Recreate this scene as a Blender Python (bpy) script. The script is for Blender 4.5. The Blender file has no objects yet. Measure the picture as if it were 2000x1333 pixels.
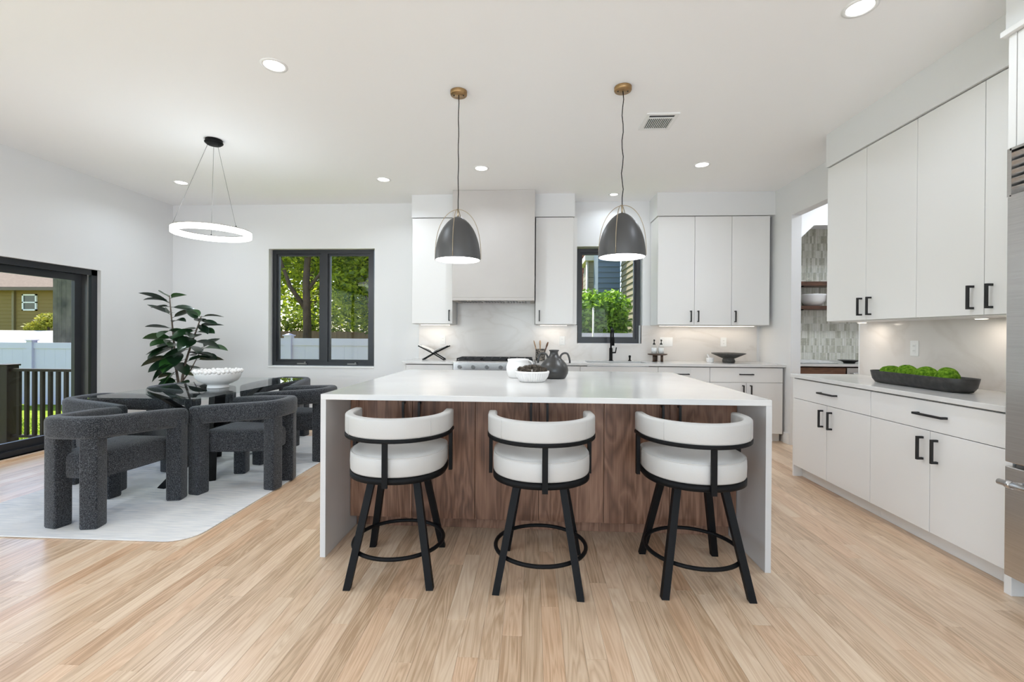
import bpy, bmesh, math, random
from math import sin, cos, pi, radians
from mathutils import Vector, Matrix

# ---------------------------------------------------------------- scene, camera, light
scene = bpy.context.scene
C = scene.collection
HC = 1.2564
YAW, PITCH, ROLL = 0.0525, -0.0031, 0.0061
fwd = Vector((-sin(YAW) * cos(PITCH), cos(YAW) * cos(PITCH), sin(PITCH)))
rgt = Vector((cos(YAW), sin(YAW), 0)); upv = rgt.cross(fwd)
r2 = rgt * cos(ROLL) + upv * sin(ROLL); u2 = upv * cos(ROLL) - rgt * sin(ROLL)
cam_d = bpy.data.cameras.new('camera'); cam = bpy.data.objects.new('camera', cam_d); C.objects.link(cam)
M4 = Matrix.Identity(4)
for i in range(3):
    M4[i][0], M4[i][1], M4[i][2] = r2[i], u2[i], -fwd[i]
M4[2][3] = HC
cam.matrix_world = M4
cam_d.sensor_width = 36; cam_d.lens = 889 * 36 / 2000
cam_d.shift_x = (1000 - 992.0) / 2000; cam_d.shift_y = -(666.5 - 655.37) / 2000
cam_d.clip_start = 0.05; cam_d.clip_end = 300
scene.camera = cam

world = bpy.data.worlds.new('world'); scene.world = world; world.use_nodes = True
wn = world.node_tree.nodes; wl = world.node_tree.links
bg = wn['Background']; sky = wn.new('ShaderNodeTexSky'); sky.sky_type = 'NISHITA'
sky.sun_disc = False; sky.sun_elevation = radians(58); sky.sun_rotation = radians(-20); sky.altitude = 50
wl.new(sky.outputs[0], bg.inputs[0]); bg.inputs[1].default_value = 0.33

sun_d = bpy.data.lights.new('sun', 'SUN'); sun_d.energy = 7.2; sun_d.angle = radians(0.6); sun_d.color = (1, .95, .86)
sun = bpy.data.objects.new('sun', sun_d); C.objects.link(sun)
SUN_TO = Vector((-0.42, 0.55, 1.25)).normalized()          # towards the sun: beyond the garden, to the left
sun.rotation_euler = (-SUN_TO).to_track_quat('-Z', 'Y').to_euler()

# area lamps standing in for daylight through the big windows in the wall behind the camera
REAR_Y = -3.4
REAR_WINDOWS = [(-4.3, -2.1), (-1.1, 1.1), (1.5, 2.7)]
for i, (a, b) in enumerate(REAR_WINDOWS):
    d = bpy.data.lights.new('rear_daylight', 'AREA'); d.shape = 'RECTANGLE'; d.size = b - a - .1; d.size_y = 2.1
    d.energy = 56 * (b - a) / 2.2; d.color = (0.775, 0.885, 1.0)
    o = bpy.data.objects.new('rear_daylight', d); C.objects.link(o)
    o.location = ((a + b) / 2, REAR_Y - .22, 1.35); o.rotation_euler = (radians(90), 0, 0)
    o.rotation_euler = Vector((0, 1, .75)).to_track_quat('-Z', 'Y').to_euler()      # lamps aimed upward to brighten the ceiling, standing in for ground bounce

# daylight through the wide window in the left wall, beside the viewer
LEFT_WINDOW = (-1.9, 1.3, .35, 2.45)
d = bpy.data.lights.new('left_daylight', 'AREA'); d.shape = 'RECTANGLE'; d.size = 3.1; d.size_y = 2.0; d.energy = 30; d.color = (0.77, 0.885, 1.0)
o = bpy.data.objects.new('left_daylight', d); C.objects.link(o); o.location = (-5.24, -.3, 1.4)
o.rotation_euler = Vector((1, .25, .12)).to_track_quat('-Z', 'Y').to_euler()

# portals: guide sampling of the real sky through the real openings
for (loc, w, h, dr_) in (((-2.89, 6.30, 1.6), 1.5, 1.62, (0, -1, 0)), ((1.02, 6.30, 1.78), .9, 1.3, (0, -1, 0)), ((-5.22, 3.7, 1.0), 2.7, 1.95, (1, 0, 0))):
    d = bpy.data.lights.new('sky_portal', 'AREA'); d.shape = 'RECTANGLE'; d.size = w; d.size_y = h; d.cycles.is_portal = True
    o = bpy.data.objects.new('sky_portal', d); C.objects.link(o); o.location = loc
    o.rotation_euler = Vector(dr_).to_track_quat('-Z', 'Z').to_euler()

vs = scene.view_settings
vs.view_transform = 'Standard'; vs.look = 'None'; vs.exposure = 0.52; vs.gamma = 1.0; vs.use_curve_mapping = False
scene.cycles.use_denoising = True
scene.cycles.max_bounces = 8; scene.cycles.diffuse_bounces = 5; scene.cycles.glossy_bounces = 3
scene.cycles.use_adaptive_sampling = True; scene.cycles.adaptive_threshold = .05
scene.cycles.transmission_bounces = 3; scene.cycles.transparent_max_bounces = 12
scene.cycles.sample_clamp_indirect = 6.0
scene.cycles.caustics_reflective = False; scene.cycles.caustics_refractive = False

rnd = random.Random(7)

# ---------------------------------------------------------------- mesh helpers
class MB:
    def __init__(s):
        s.v = []; s.f = []; s.sm = []; s.tone = []
    def add(s, vs, fs, smooth=False, tone=0.0):
        b = len(s.v); s.v += [tuple(p) for p in vs]
        for f in fs:
            s.f.append(tuple(b + i for i in f)); s.sm.append(smooth); s.tone.append(tone)
        return s
    def box(s, x0, x1, y0, y1, z0, z1, tone=0.0):
        x0, x1 = min(x0, x1), max(x0, x1); y0, y1 = min(y0, y1), max(y0, y1); z0, z1 = min(z0, z1), max(z0, z1)
        return s.add([(x0, y0, z0), (x1, y0, z0), (x1, y1, z0), (x0, y1, z0), (x0, y0, z1), (x1, y0, z1), (x1, y1, z1), (x0, y1, z1)],
                     [(0, 3, 2, 1), (4, 5, 6, 7), (0, 1, 5, 4), (1, 2, 6, 5), (2, 3, 7, 6), (3, 0, 4, 7)], False, tone)
    def tube(s, pts, r, seg=8, closed=False, cap=True, square=False, smooth=True):
        pts = [Vector(p) for p in pts]; n = len(pts)
        rad = r if isinstance(r, (list, tuple)) else [r] * n
        up = None; vs = []
        if square: seg = 4
        for i, p in enumerate(pts):
            if closed: t = pts[(i + 1) % n] - pts[i - 1]
            else: t = pts[min(i + 1, n - 1)] - pts[max(i - 1, 0)]
            t.normalize()
            if up is None:
                up = Vector((0, 0, 1)) if abs(t.z) < .9 else Vector((0, 1, 0))
            a = t.cross(up)
            if a.length < 1e-4: a = t.cross(Vector((1, 0, 0)))
            a.normalize(); b = a.cross(t).normalized(); up = b
            for k in range(seg):
                th = 2 * pi * (k + (.5 if square else 0)) / seg
                q = rad[i] * (1.41421 if square else 1)
                vs.append(p + a * cos(th) * q + b * sin(th) * q)
        fs = []
        for i in range(n if closed else n - 1):
            for k in range(seg):
                k2 = (k + 1) % seg; j = (i + 1) % n
                fs.append((i * seg + k, j * seg + k, j * seg + k2, i * seg + k2))
        s.add(vs, fs, smooth and not square)
        if cap and not closed:
            b = len(s.v) - len(vs)
            s.f.append(tuple(b + k for k in range(seg))); s.sm.append(False); s.tone.append(0)
            s.f.append(tuple(b + (n - 1) * seg + k for k in reversed(range(seg)))); s.sm.append(False); s.tone.append(0)
        return s
    def lathe(s, prof, c=(0, 0, 0), seg=32, ribs=0, rib_d=0.0):
        vs = []; n = len(prof)
        for r, z in prof:
            for k in range(seg):
                th = 2 * pi * k / seg
                q = r + (rib_d * cos(ribs * th) if ribs and r > .01 else 0)
                vs.append((c[0] + q * cos(th), c[1] + q * sin(th), c[2] + z))
        fs = []
        for i in range(n - 1):
            for k in range(seg):
                k2 = (k + 1) % seg
                fs.append((i * seg + k, i * seg + k2, (i + 1) * seg + k2, (i + 1) * seg + k))
        return s.add(vs, fs, True)
    def disc(s, r, c, seg=32, down=False):
        vs = [(c[0] + r * cos(2 * pi * k / seg), c[1] + r * sin(2 * pi * k / seg), c[2]) for k in range(seg)]
        return s.add(vs, [tuple(reversed(range(seg))) if down else tuple(range(seg))])
    def prism(s, outline, z0, z1, smooth=False):
        n = len(outline)
        vs = [(x, y, z0) for x, y in outline] + [(x, y, z1) for x, y in outline]
        s.add(vs, [tuple(reversed(range(n))), tuple(range(n, 2 * n))])
        b = len(s.v) - 2 * n
        for i in range(n):
            j = (i + 1) % n
            s.f.append((b + i, b + j, b + n + j, b + n + i)); s.sm.append(smooth); s.tone.append(0)
        return s
    def sphere(s, c, r, seg=10, rings=6, sc=(1, 1, 1)):
        prof = []
        vs = []; fs = []
        for i in range(rings + 1):
            ph = pi * i / rings
            for k in range(seg):
                th = 2 * pi * k / seg
                vs.append((c[0] + sc[0] * r * sin(ph) * cos(th), c[1] + sc[1] * r * sin(ph) * sin(th), c[2] + sc[2] * r * cos(ph)))
        for i in range(rings):
            for k in range(seg):
                k2 = (k + 1) % seg
                fs.append((i * seg + k, (i + 1) * seg + k, (i + 1) * seg + k2, i * seg + k2))
        return s.add(vs, fs, True)
    def build(s, name, mat, parent=None, bevel=0, bseg=2, sub=0, world=True, tones=False):
        off = Vector((0, 0, 0))
        if parent is not None and world:
            p = parent
            while p is not None:
                off += p.location; p = p.parent
        me = bpy.data.meshes.new(name)
        me.from_pydata([(v[0] - off.x, v[1] - off.y, v[2] - off.z) for v in s.v], [], s.f)
        me.polygons.foreach_set('use_smooth', s.sm)
        if tones:
            at = me.attributes.new('tone', 'FLOAT', 'FACE'); at.data.foreach_set('value', s.tone)
        me.update()
        if mat: me.materials.append(mat)
        o = bpy.data.objects.new(name, me); C.objects.link(o)
        if parent is not None: o.parent = parent
        if bevel:
            m = o.modifiers.new('bevel', 'BEVEL'); m.width = bevel; m.segments = bseg; m.limit_method = 'ANGLE'; m.angle_limit = radians(40)
            m.harden_normals = False
        if sub:
            m = o.modifiers.new('sub', 'SUBSURF'); m.levels = sub; m.render_levels = sub
        return o

def B(*a): return MB().box(*a)
def thing(name, label, cat, loc=(0, 0, 0), rz=0, group=None):
    o = bpy.data.objects.new(name, None); C.objects.link(o); o.location = loc; o.rotation_euler = (0, 0, rz)
    o.empty_display_size = .1
    return tag(o, label, cat, group)
def tag(o, label, cat, group=None):
    o['label'] = label; o['category'] = cat
    if group: o['group'] = group
    return o
def struct(o, label=None):
    o['kind'] = 'structure'
    if label: o['label'] = label
    return o
def copy_tree(o, parent=None):
    c = o.copy(); C.objects.link(c); c.parent = parent
    for ch in o.children: copy_tree(ch, c)
    return c

# ---------------------------------------------------------------- material helpers
def new_mat(name):
    m = bpy.data.materials.new(name); m.use_nodes = True
    nt = m.node_tree; b = nt.nodes['Principled BSDF']
    return m, nt, b
def pmat(name, col, rough=.5, metal=0, spec=.5, noise=None, bump=0, bscale=50, coat=0, emit=None, es=0):
    m, nt, b = new_mat(name)
    b.inputs['Base Color'].default_value = (*col, 1); b.inputs['Roughness'].default_value = rough
    b.inputs['Metallic'].default_value = metal; b.inputs['Specular IOR Level'].default_value = spec
    if coat: b.inputs['Coat Weight'].default_value = coat
    if emit: b.inputs['Emission Color'].default_value = (*emit, 1); b.inputs['Emission Strength'].default_value = es
    if noise:
        col2, sc, lo, hi = noise
        geo = nt.nodes.new('ShaderNodeNewGeometry')
        mp = nt.nodes.new('ShaderNodeMapping'); nt.links.new(geo.outputs['Position'], mp.inputs[0])
        mp.inputs['Scale'].default_value = sc if isinstance(sc, tuple) else (sc, sc, sc)
        tx = nt.nodes.new('ShaderNodeTexNoise'); tx.inputs['Scale'].default_value = 1; tx.inputs['Detail'].default_value = 5
        nt.links.new(mp.outputs[0], tx.inputs['Vector'])
        rp = nt.nodes.new('ShaderNodeValToRGB'); rp.color_ramp.elements[0].position = lo; rp.color_ramp.elements[1].position = hi
        rp.color_ramp.elements[0].color = (*col, 1); rp.color_ramp.elements[1].color = (*col2, 1)
        nt.links.new(tx.outputs['Fac'], rp.inputs[0]); nt.links.new(rp.outputs[0], b.inputs['Base Color'])
    if bump:
        tx2 = nt.nodes.new('ShaderNodeTexNoise'); tx2.inputs['Scale'].default_value = bscale; tx2.inputs['Detail'].default_value = 4
        geo2 = nt.nodes.new('ShaderNodeNewGeometry'); nt.links.new(geo2.outputs['Position'], tx2.inputs['Vector'])
        bp = nt.nodes.new('ShaderNodeBump'); bp.inputs['Strength'].default_value = bump; bp.inputs['Distance'].default_value = .01
        nt.links.new(tx2.outputs['Fac'], bp.inputs['Height']); nt.links.new(bp.outputs[0], b.inputs['Normal'])
    return m
def N(nt, t, **kw):
    n = nt.nodes.new(t)
    for k, v in kw.items(): setattr(n, k, v)
    return n
def ramp(nt, fac, stops):
    r = N(nt, 'ShaderNodeValToRGB'); cr = r.color_ramp
    while len(cr.elements) < len(stops): cr.elements.new(.5)
    for e, (p, c) in zip(cr.elements, stops): e.position = p; e.color = (*c, 1) if len(c) == 3 else c
    nt.links.new(fac, r.inputs[0]); return r.outputs[0]
def mixc(nt, fac, a, b, blend='MIX'):
    m = N(nt, 'ShaderNodeMix', data_type='RGBA', blend_type=blend)
    if isinstance(fac, (int, float)): m.inputs[0].default_value = fac
    else: nt.links.new(fac, m.inputs[0])
    for s, i in ((a, 6), (b, 7)):
        if isinstance(s, tuple): m.inputs[i].default_value = (*s, 1)
        else: nt.links.new(s, m.inputs[i])
    return m.outputs[2]
def math_n(nt, op, a, b=None):
    m = N(nt, 'ShaderNodeMath', operation=op)
    for i, s in enumerate((a, b)):
        if s is None: continue
        if isinstance(s, (int, float)): m.inputs[i].default_value = s
        else: nt.links.new(s, m.inputs[i])
    return m.outputs[0]

def wood_mat(name, axis, dark, mid, light, rough, ring=9.0, grain=90.0, tonal=.35, use_tone=True, gstr=.5, bump=.12, rw=.55, nw=.6):
    """grain runs along `axis`; a face attribute 'tone' shifts and tints each board"""
    m, nt, b = new_mat(name)
    geo = N(nt, 'ShaderNodeNewGeometry'); at = N(nt, 'ShaderNodeAttribute', attribute_name='tone')
    oi = N(nt, 'ShaderNodeObjectInfo')
    tone = at.outputs['Fac'] if use_tone else oi.outputs['Random']
    off = N(nt, 'ShaderNodeCombineXYZ')
    t40 = math_n(nt, 'MULTIPLY', tone, 43.0)
    for i in range(3): nt.links.new(t40, off.inputs[i])
    add = N(nt, 'ShaderNodeVectorMath', operation='ADD')
    nt.links.new(geo.outputs['Position'], add.inputs[0]); nt.links.new(off.outputs[0], add.inputs[1])
    def mapped(sc_long, sc_cross):
        mp = N(nt, 'ShaderNodeMapping'); s = [sc_cross] * 3; s['XYZ'.index(axis)] = sc_long
        mp.inputs['Scale'].default_value = s; nt.links.new(add.outputs[0], mp.inputs[0]); return mp.outputs[0]
    n1 = N(nt, 'ShaderNodeTexNoise'); n1.inputs['Scale'].default_value = 1; n1.inputs['Detail'].default_value = 3; n1.inputs['Distortion'].default_value = .6
    nt.links.new(mapped(.9, ring), n1.inputs['Vector'])
    rings = math_n(nt, 'FRACT', math_n(nt, 'MULTIPLY', n1.outputs['Fac'], 11.0))
    rings = math_n(nt, 'ABSOLUTE', math_n(nt, 'SUBTRACT', rings, .5))           # 0..0.5 cathedral lines
    n2 = N(nt, 'ShaderNodeTexNoise'); n2.inputs['Scale'].default_value = 1; n2.inputs['Detail'].default_value = 4
    nt.links.new(mapped(3.5, grain), n2.inputs['Vector'])
    n3 = N(nt, 'ShaderNodeTexNoise'); n3.inputs['Scale'].default_value = 1; n3.inputs['Detail'].default_value = 2
    nt.links.new(mapped(.7, 5), n3.inputs['Vector'])
    wn_ = N(nt, 'ShaderNodeTexWhiteNoise', noise_dimensions='1D'); nt.links.new(tone, wn_.inputs['W'])
    g = math_n(nt, 'ADD', math_n(nt, 'MULTIPLY', rings, rw * gstr * 2), math_n(nt, 'MULTIPLY', n2.outputs['Fac'], nw * gstr * 2))
    g = math_n(nt, 'ADD', g, math_n(nt, 'MULTIPLY', n3.outputs['Fac'], .35))
    g = math_n(nt, 'ADD', g, math_n(nt, 'MULTIPLY', math_n(nt, 'SUBTRACT', wn_.outputs['Value'], .5), tonal))
    c = ramp(nt, g, [(.18, dark), (.5, mid), (.85, light)])
    if use_tone:
        w2 = N(nt, 'ShaderNodeTexWhiteNoise', noise_dimensions='1D'); nt.links.new(math_n(nt, 'ADD', tone, 3.7), w2.inputs['W'])
        f2 = ramp(nt, w2.outputs['Value'], [(.45, (0, 0, 0)), (1.0, (.55, .55, .55))])
        c = mixc(nt, f2, c, (1.0, .84, .74), 'MULTIPLY')
    nt.links.new(c, b.inputs['Base Color']); b.inputs['Roughness'].default_value = rough
    bp = N(nt, 'ShaderNodeBump'); bp.inputs['Strength'].default_value = bump; bp.inputs['Distance'].default_value = .002
    nt.links.new(n2.outputs['Fac'], bp.inputs['Height']); nt.links.new(bp.outputs[0], b.inputs['Normal'])
    return m

def glass_mat(name, tint=(1, 1, 1), ior=1.45):
    m = bpy.data.materials.new(name); m.use_nodes = True; nt = m.node_tree
    for n in list(nt.nodes): nt.nodes.remove(n)
    out = N(nt, 'ShaderNodeOutputMaterial'); tr = N(nt, 'ShaderNodeBsdfTransparent'); gl = N(nt, 'ShaderNodeBsdfGlossy')
    tr.inputs[0].default_value = (*tint, 1); gl.inputs['Roughness'].default_value = 0.0
    fr = N(nt, 'ShaderNodeFresnel'); fr.inputs[0].default_value = ior
    mx = N(nt, 'ShaderNodeMixShader')
    ge = N(nt, 'ShaderNodeNewGeometry'); fr_ = math_n(nt, 'MULTIPLY', fr.outputs[0], math_n(nt, 'SUBTRACT', 1.0, ge.outputs['Backfacing']))
    nt.links.new(fr_, mx.inputs[0]); nt.links.new(tr.outputs[0], mx.inputs[1]); nt.links.new(gl.outputs[0], mx.inputs[2])
    nt.links.new(mx.outputs[0], out.inputs[0]); return m

def marble_mat(name, base, vein, rough, sc=1.4, amt=.5):
    m, nt, b = new_mat(name)
    geo = N(nt, 'ShaderNodeNewGeometry'); mp = N(nt, 'ShaderNodeMapping'); nt.links.new(geo.outputs['Position'], mp.inputs[0])
    mp.inputs['Scale'].default_value = (sc, sc, sc * 1.7); mp.inputs['Rotation'].default_value = (.5, .6, .3)
    n1 = N(nt, 'ShaderNodeTexNoise'); n1.inputs['Scale'].default_value = 1.3; n1.inputs['Detail'].default_value = 8; n1.inputs['Distortion'].default_value = 1.2
    nt.links.new(mp.outputs[0], n1.inputs['Vector'])
    v = math_n(nt, 'ABSOLUTE', math_n(nt, 'SUBTRACT', n1.outputs['Fac'], .5))
    v1 = ramp(nt, v, [(0, (1, 1, 1)), (.05, (0.2, .2, .2)), (.14, (0, 0, 0))])
    n2 = N(nt, 'ShaderNodeTexNoise'); n2.inputs['Scale'].default_value = .8; n2.inputs['Detail'].default_value = 6
    nt.links.new(mp.outputs[0], n2.inputs['Vector'])
    cloud = ramp(nt, n2.outputs['Fac'], [(.35, (0, 0, 0)), (.7, (1, 1, 1))])
    c = mixc(nt, math_n(nt, 'MULTIPLY', cloud, .45 * amt), base, vein)
    c = mixc(nt, math_n(nt, 'MULTIPLY', v1, amt), c, vein)
    nt.links.new(c, b.inputs['Base Color']); b.inputs['Roughness'].default_value = rough
    return m

def leaf_mat(name, c1, c2, trans=.4, rough=.5):
    m = bpy.data.materials.new(name); m.use_nodes = True; nt = m.node_tree
    for n in list(nt.nodes): nt.nodes.remove(n)
    out = N(nt, 'ShaderNodeOutputMaterial'); d = N(nt, 'ShaderNodeBsdfPrincipled'); t = N(nt, 'ShaderNodeBsdfTranslucent'); mx = N(nt, 'ShaderNodeMixShader')
    at = N(nt, 'ShaderNodeAttribute', attribute_name='tone')
    c = ramp(nt, at.outputs['Fac'], [(0, c1), (1, c2)])
    nt.links.new(c, d.inputs['Base Color']); d.inputs['Roughness'].default_value = rough
    nt.links.new(c, t.inputs[0]); mx.inputs[0].default_value = trans
    nt.links.new(d.outputs[0], mx.inputs[1]); nt.links.new(t.outputs[0], mx.inputs[2]); nt.links.new(mx.outputs[0], out.inputs[0])
    return m

M = {}
M['wall'] = pmat('wall_paint', (.765, .765, .765), .6)
M['ceiling'] = pmat('ceiling_paint', (.94, .94, .94), .7)
M['trim'] = pmat('trim_paint', (.86, .86, .85), .4)
M['cab'] = pmat('cabinet_white', (.80, .79, .775), .38)
M['cab_in'] = pmat('gap_shade_carcass', (.38, .37, .36), .6)  # carcass painted dark so the gaps between doors look shaded
M['hood'] = pmat('hood_plaster', (.545, .515, .49), .65, noise=((.585, .555, .53), 2.0, .35, .7), bump=.05, bscale=14)
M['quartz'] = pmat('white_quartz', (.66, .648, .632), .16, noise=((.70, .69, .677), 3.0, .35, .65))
M['quartz_side'] = pmat('quartz_darkened_sides', (.60, .592, .585), .2, noise=((.65, .645, .64), 2.2, .35, .65))  # same quartz painted darker, offsetting strong frontal light on the sides
M['marble'] = marble_mat('backsplash_marble', (.72, .685, .655), (.54, .485, .435), .18, 1.0, .3)
M['black'] = pmat('black_metal', (.006, .006, .0065), .5, 0, .14)
M['blackframe'] = pmat('black_window_frame', (.016, .018, .022), .35)
M['handle'] = pmat('black_handle', (.008, .008, .009), .45)
M['steel'] = pmat('brushed_steel', (.55, .54, .53), .27, 1.0, noise=((.62, .61, .60), (3, 3, 160), .3, .7))
M['darksteel'] = pmat('dark_steel', (.22, .215, .21), .35, 1.0)
M['iron'] = pmat('cast_iron', (.015, .015, .016), .55)
M['brass'] = pmat('aged_brass', (.42, .27, .13), .35, 1.0)
M['brasspale'] = pmat('pale_brass', (.48, .40, .29), .35, 1.0)
M['shade'] = pmat('graphite_shade', (.10, .10, .102), .40, .5)
M['lamp'] = pmat('lamp_lens', (.9, .9, .9), .5, emit=(1, .99, .98), es=5)
M['lampw'] = pmat('warm_lens', (.9, .9, .9), .5, emit=(1, .88, .72), es=6)
M['leather'] = pmat('white_leather', (.53, .518, .50), .42, bump=.06, bscale=160)
M['fabric'] = None
M['rug'] = None
M['floor'] = wood_mat('oak_floor', 'Y', (.47, .31, .19), (.67, .485, .33), (.79, .62, .455), .28, ring=13, grain=110, tonal=.36, gstr=.40, bump=.05, rw=.85, nw=.40)
M['walnut'] = wood_mat('walnut_doors', 'Z', (.040, .017, .010), (.175, .083, .048), (.33, .18, .115), .45, ring=5.5, grain=150, tonal=.25, use_tone=False, gstr=.52)
M['shelfwood'] = wood_mat('shelf_wood', 'X', (.03, .012, .006), (.10, .042, .022), (.17, .08, .045), .4, ring=8, grain=80, use_tone=False)
M['spoon'] = wood_mat('spoon_wood', 'Z', (.30, .16, .08), (.52, .31, .17), (.66, .44, .27), .5, ring=40, grain=200, use_tone=False)
M['darkwood'] = pmat('dark_wood', (.05, .028, .018), .5, noise=((.09, .05, .03), 25, .3, .7))
M['glass'] = glass_mat('window_glass', (.985, .985, .985), 1.25)
M['tableglass'] = glass_mat('table_glass', (.93, .965, .955), 1.5)
M['clear'] = glass_mat('clear_glass', (.96, .97, .97), 1.4)
M['ceramic'] = pmat('white_ceramic', (.82, .81, .80), .3)
M['ceramicm'] = pmat('matte_white_ceramic', (.78, .76, .74), .55)
M['vase'] = pmat('charcoal_ceramic', (.030, .029, .028), .32, noise=((.055, .053, .05), 9, .35, .7))
M['tray'] = pmat('black_tray', (.02, .019, .018), .45, noise=((.045, .043, .04), (8, 30, 30), .4, .7))
M['plate'] = pmat('outlet_plate', (.82, .82, .81), .35)
M['slot'] = pmat('outlet_slot', (.45, .45, .44), .5)
M['pantry'] = pmat('pantry_paint', (.84, .83, .82), .6)
M['page'] = pmat('paper', (.82, .81, .79), .6)

def fabric():
    m, nt, b = new_mat('charcoal_boucle')
    geo = N(nt, 'ShaderNodeNewGeometry')
    n1 = N(nt, 'ShaderNodeTexNoise'); n1.inputs['Scale'].default_value = 210; n1.inputs['Detail'].default_value = 2
    n2 = N(nt, 'ShaderNodeTexNoise'); n2.inputs['Scale'].default_value = 12; n2.inputs['Detail'].default_value = 3
    nt.links.new(geo.outputs['Position'], n1.inputs['Vector']); nt.links.new(geo.outputs['Position'], n2.inputs['Vector'])
    c = ramp(nt, n1.outputs['Fac'], [(.36, (.008, .009, .011)), (.50, (.029, .031, .036)), (.66, (.115, .12, .13))])
    c = mixc(nt, math_n(nt, 'MULTIPLY', n2.outputs['Fac'], .35), c, (.02, .021, .023))
    nt.links.new(c, b.inputs['Base Color']); b.inputs['Roughness'].default_value = .95; b.inputs['Specular IOR Level'].default_value = .15
    b.inputs['Sheen Weight'].default_value = .25
    bp = N(nt, 'ShaderNodeBump'); bp.inputs['Strength'].default_value = .5; bp.inputs['Distance'].default_value = .006
    nt.links.new(n1.outputs['Fac'], bp.inputs['Height']); nt.links.new(bp.outputs[0], b.inputs['Normal'])
    return m
M['fabric'] = fabric()
def rugm():
    m, nt, b = new_mat('pale_rug')
    geo = N(nt, 'ShaderNodeNewGeometry')
    def mp(s):
        q = N(nt, 'ShaderNodeMapping'); q.inputs['Scale'].default_value = s; nt.links.new(geo.outputs['Position'], q.inputs[0]); return q.outputs[0]
    n1 = N(nt, 'ShaderNodeTexNoise'); n1.inputs['Scale'].default_value = 1; n1.inputs['Detail'].default_value = 4; nt.links.new(mp((6, 95, 1)), n1.inputs['Vector'])
    n2 = N(nt, 'ShaderNodeTexNoise'); n2.inputs['Scale'].default_value = 1; n2.inputs['Detail'].default_value = 3; nt.links.new(mp((1.1, 1.6, 1)), n2.inputs['Vector'])
    n3 = N(nt, 'ShaderNodeTexNoise'); n3.inputs['Scale'].default_value = 400; nt.links.new(geo.outputs['Position'], n3.inputs['Vector'])
    lines = ramp(nt, n1.outputs['Fac'], [(.40, (1, 1, 1)), (.56, (0, 0, 0))])
    patch = ramp(nt, n2.outputs['Fac'], [(.42, (0, 0, 0)), (.62, (1, 1, 1))])
    c = mixc(nt, math_n(nt, 'MULTIPLY', lines, math_n(nt, 'ADD', math_n(nt, 'MULTIPLY', patch, .55), .22)), (.74, .72, .70), (.42, .45, .49))
    nt.links.new(c, b.inputs['Base Color']); b.inputs['Roughness'].default_value = .95; b.inputs['Specular IOR Level'].default_value = .1
    bp = N(nt, 'ShaderNodeBump'); bp.inputs['Strength'].default_value = .3; bp.inputs['Distance'].default_value = .004
    nt.links.new(n3.outputs['Fac'], bp.inputs['Height']); nt.links.new(bp.outputs[0], b.inputs['Normal'])
    return m
M['rug'] = rugm()

# ---------------------------------------------------------------- room shell
YW, XL, XR, ZC = 6.1045, -5.013, 2.967, 3.022
T = .16
def wall_with_holes(fix, axis, lo, hi, holes, z1=ZC, thick=T, z0=-.05):
    """axis 'X': wall spans X lo..hi at Y=fix..fix+thick ; axis 'Y': spans Y at X=fix..fix+thick ; holes (a,b,za,zb)"""
    mb = MB()
    def put(a, b, za, zb):
        if b - a < 1e-4 or zb - za < 1e-4: return
        if axis == 'X': mb.box(a, b, fix, fix + thick, za, zb)
        else: mb.box(fix, fix + thick, a, b, za, zb)
    cur = lo
    for a, b, za, zb in sorted(holes):
        put(cur, a, z0, z1); put(a, b, z0, za); put(a, b, zb, z1); cur = b
    put(cur, hi, z0, z1)
    return mb
W1 = (-3.633, -2.147, .79, 2.41); W2 = (.575, 1.46, 1.135, 2.43)
DOOR = (2.35, 5.045, .03, 1.965)
struct(wall_with_holes(YW, 'X', XL - T, XR + .11, [W1, W2]).build('wall_back', M['wall']), 'white painted back wall with two black windows')
struct(wall_with_holes(XL, 'Y', REAR_Y - T, YW, [DOOR, LEFT_WINDOW], thick=-T).build('wall_left', M['wall']), 'white painted left wall with sliding glass door')
struct(wall_with_holes(XR, 'Y', REAR_Y - T, YW, [(4.30, 5.385, -.05, 2.64)], thick=.11).build('wall_right', M['wall']), 'white painted right wall with pantry opening')
struct(wall_with_holes(REAR_Y, 'X', XL - T, XR + .11, [(a, b, .15, 2.5) for a, b in REAR_WINDOWS], thick=-T).build('wall_rear', M['wall']), 'white wall behind the viewer with tall windows')
for a, b in REAR_WINDOWS:
    mb = MB()
    for x in (a, (a + b) / 2 - .025, b - .05): mb.box(x, x + .05, REAR_Y - .12, REAR_Y - .06, .15, 2.5)
    mb.box(a, b, REAR_Y - .12, REAR_Y - .06, .15, .2); mb.box(a, b, REAR_Y - .12, REAR_Y - .06, 2.45, 2.5)
    o = mb.build('window_%d' % (3 + REAR_WINDOWS.index((a, b))), M['blackframe']); struct(o, 'tall window behind the viewer')
mb = MB(); y0, y1, z0, z1 = LEFT_WINDOW
for y_ in (y0, (y0 + y1) / 2 - .025, y1 - .05): mb.box(XL - .12, XL - .06, y_, y_ + .05, z0, z1)
mb.box(XL - .12, XL - .06, y0, y1, z0, z0 + .05); mb.box(XL - .12, XL - .06, y0, y1, z1 - .05, z1)
struct(mb.build('window_6', M['blackframe']), 'wide window in the left wall beside the viewer')
struct(B(XL - T, 5.2, REAR_Y - T, 7.0, ZC, ZC + .12).build('ceiling', M['ceiling']), 'flat white ceiling')
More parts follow.
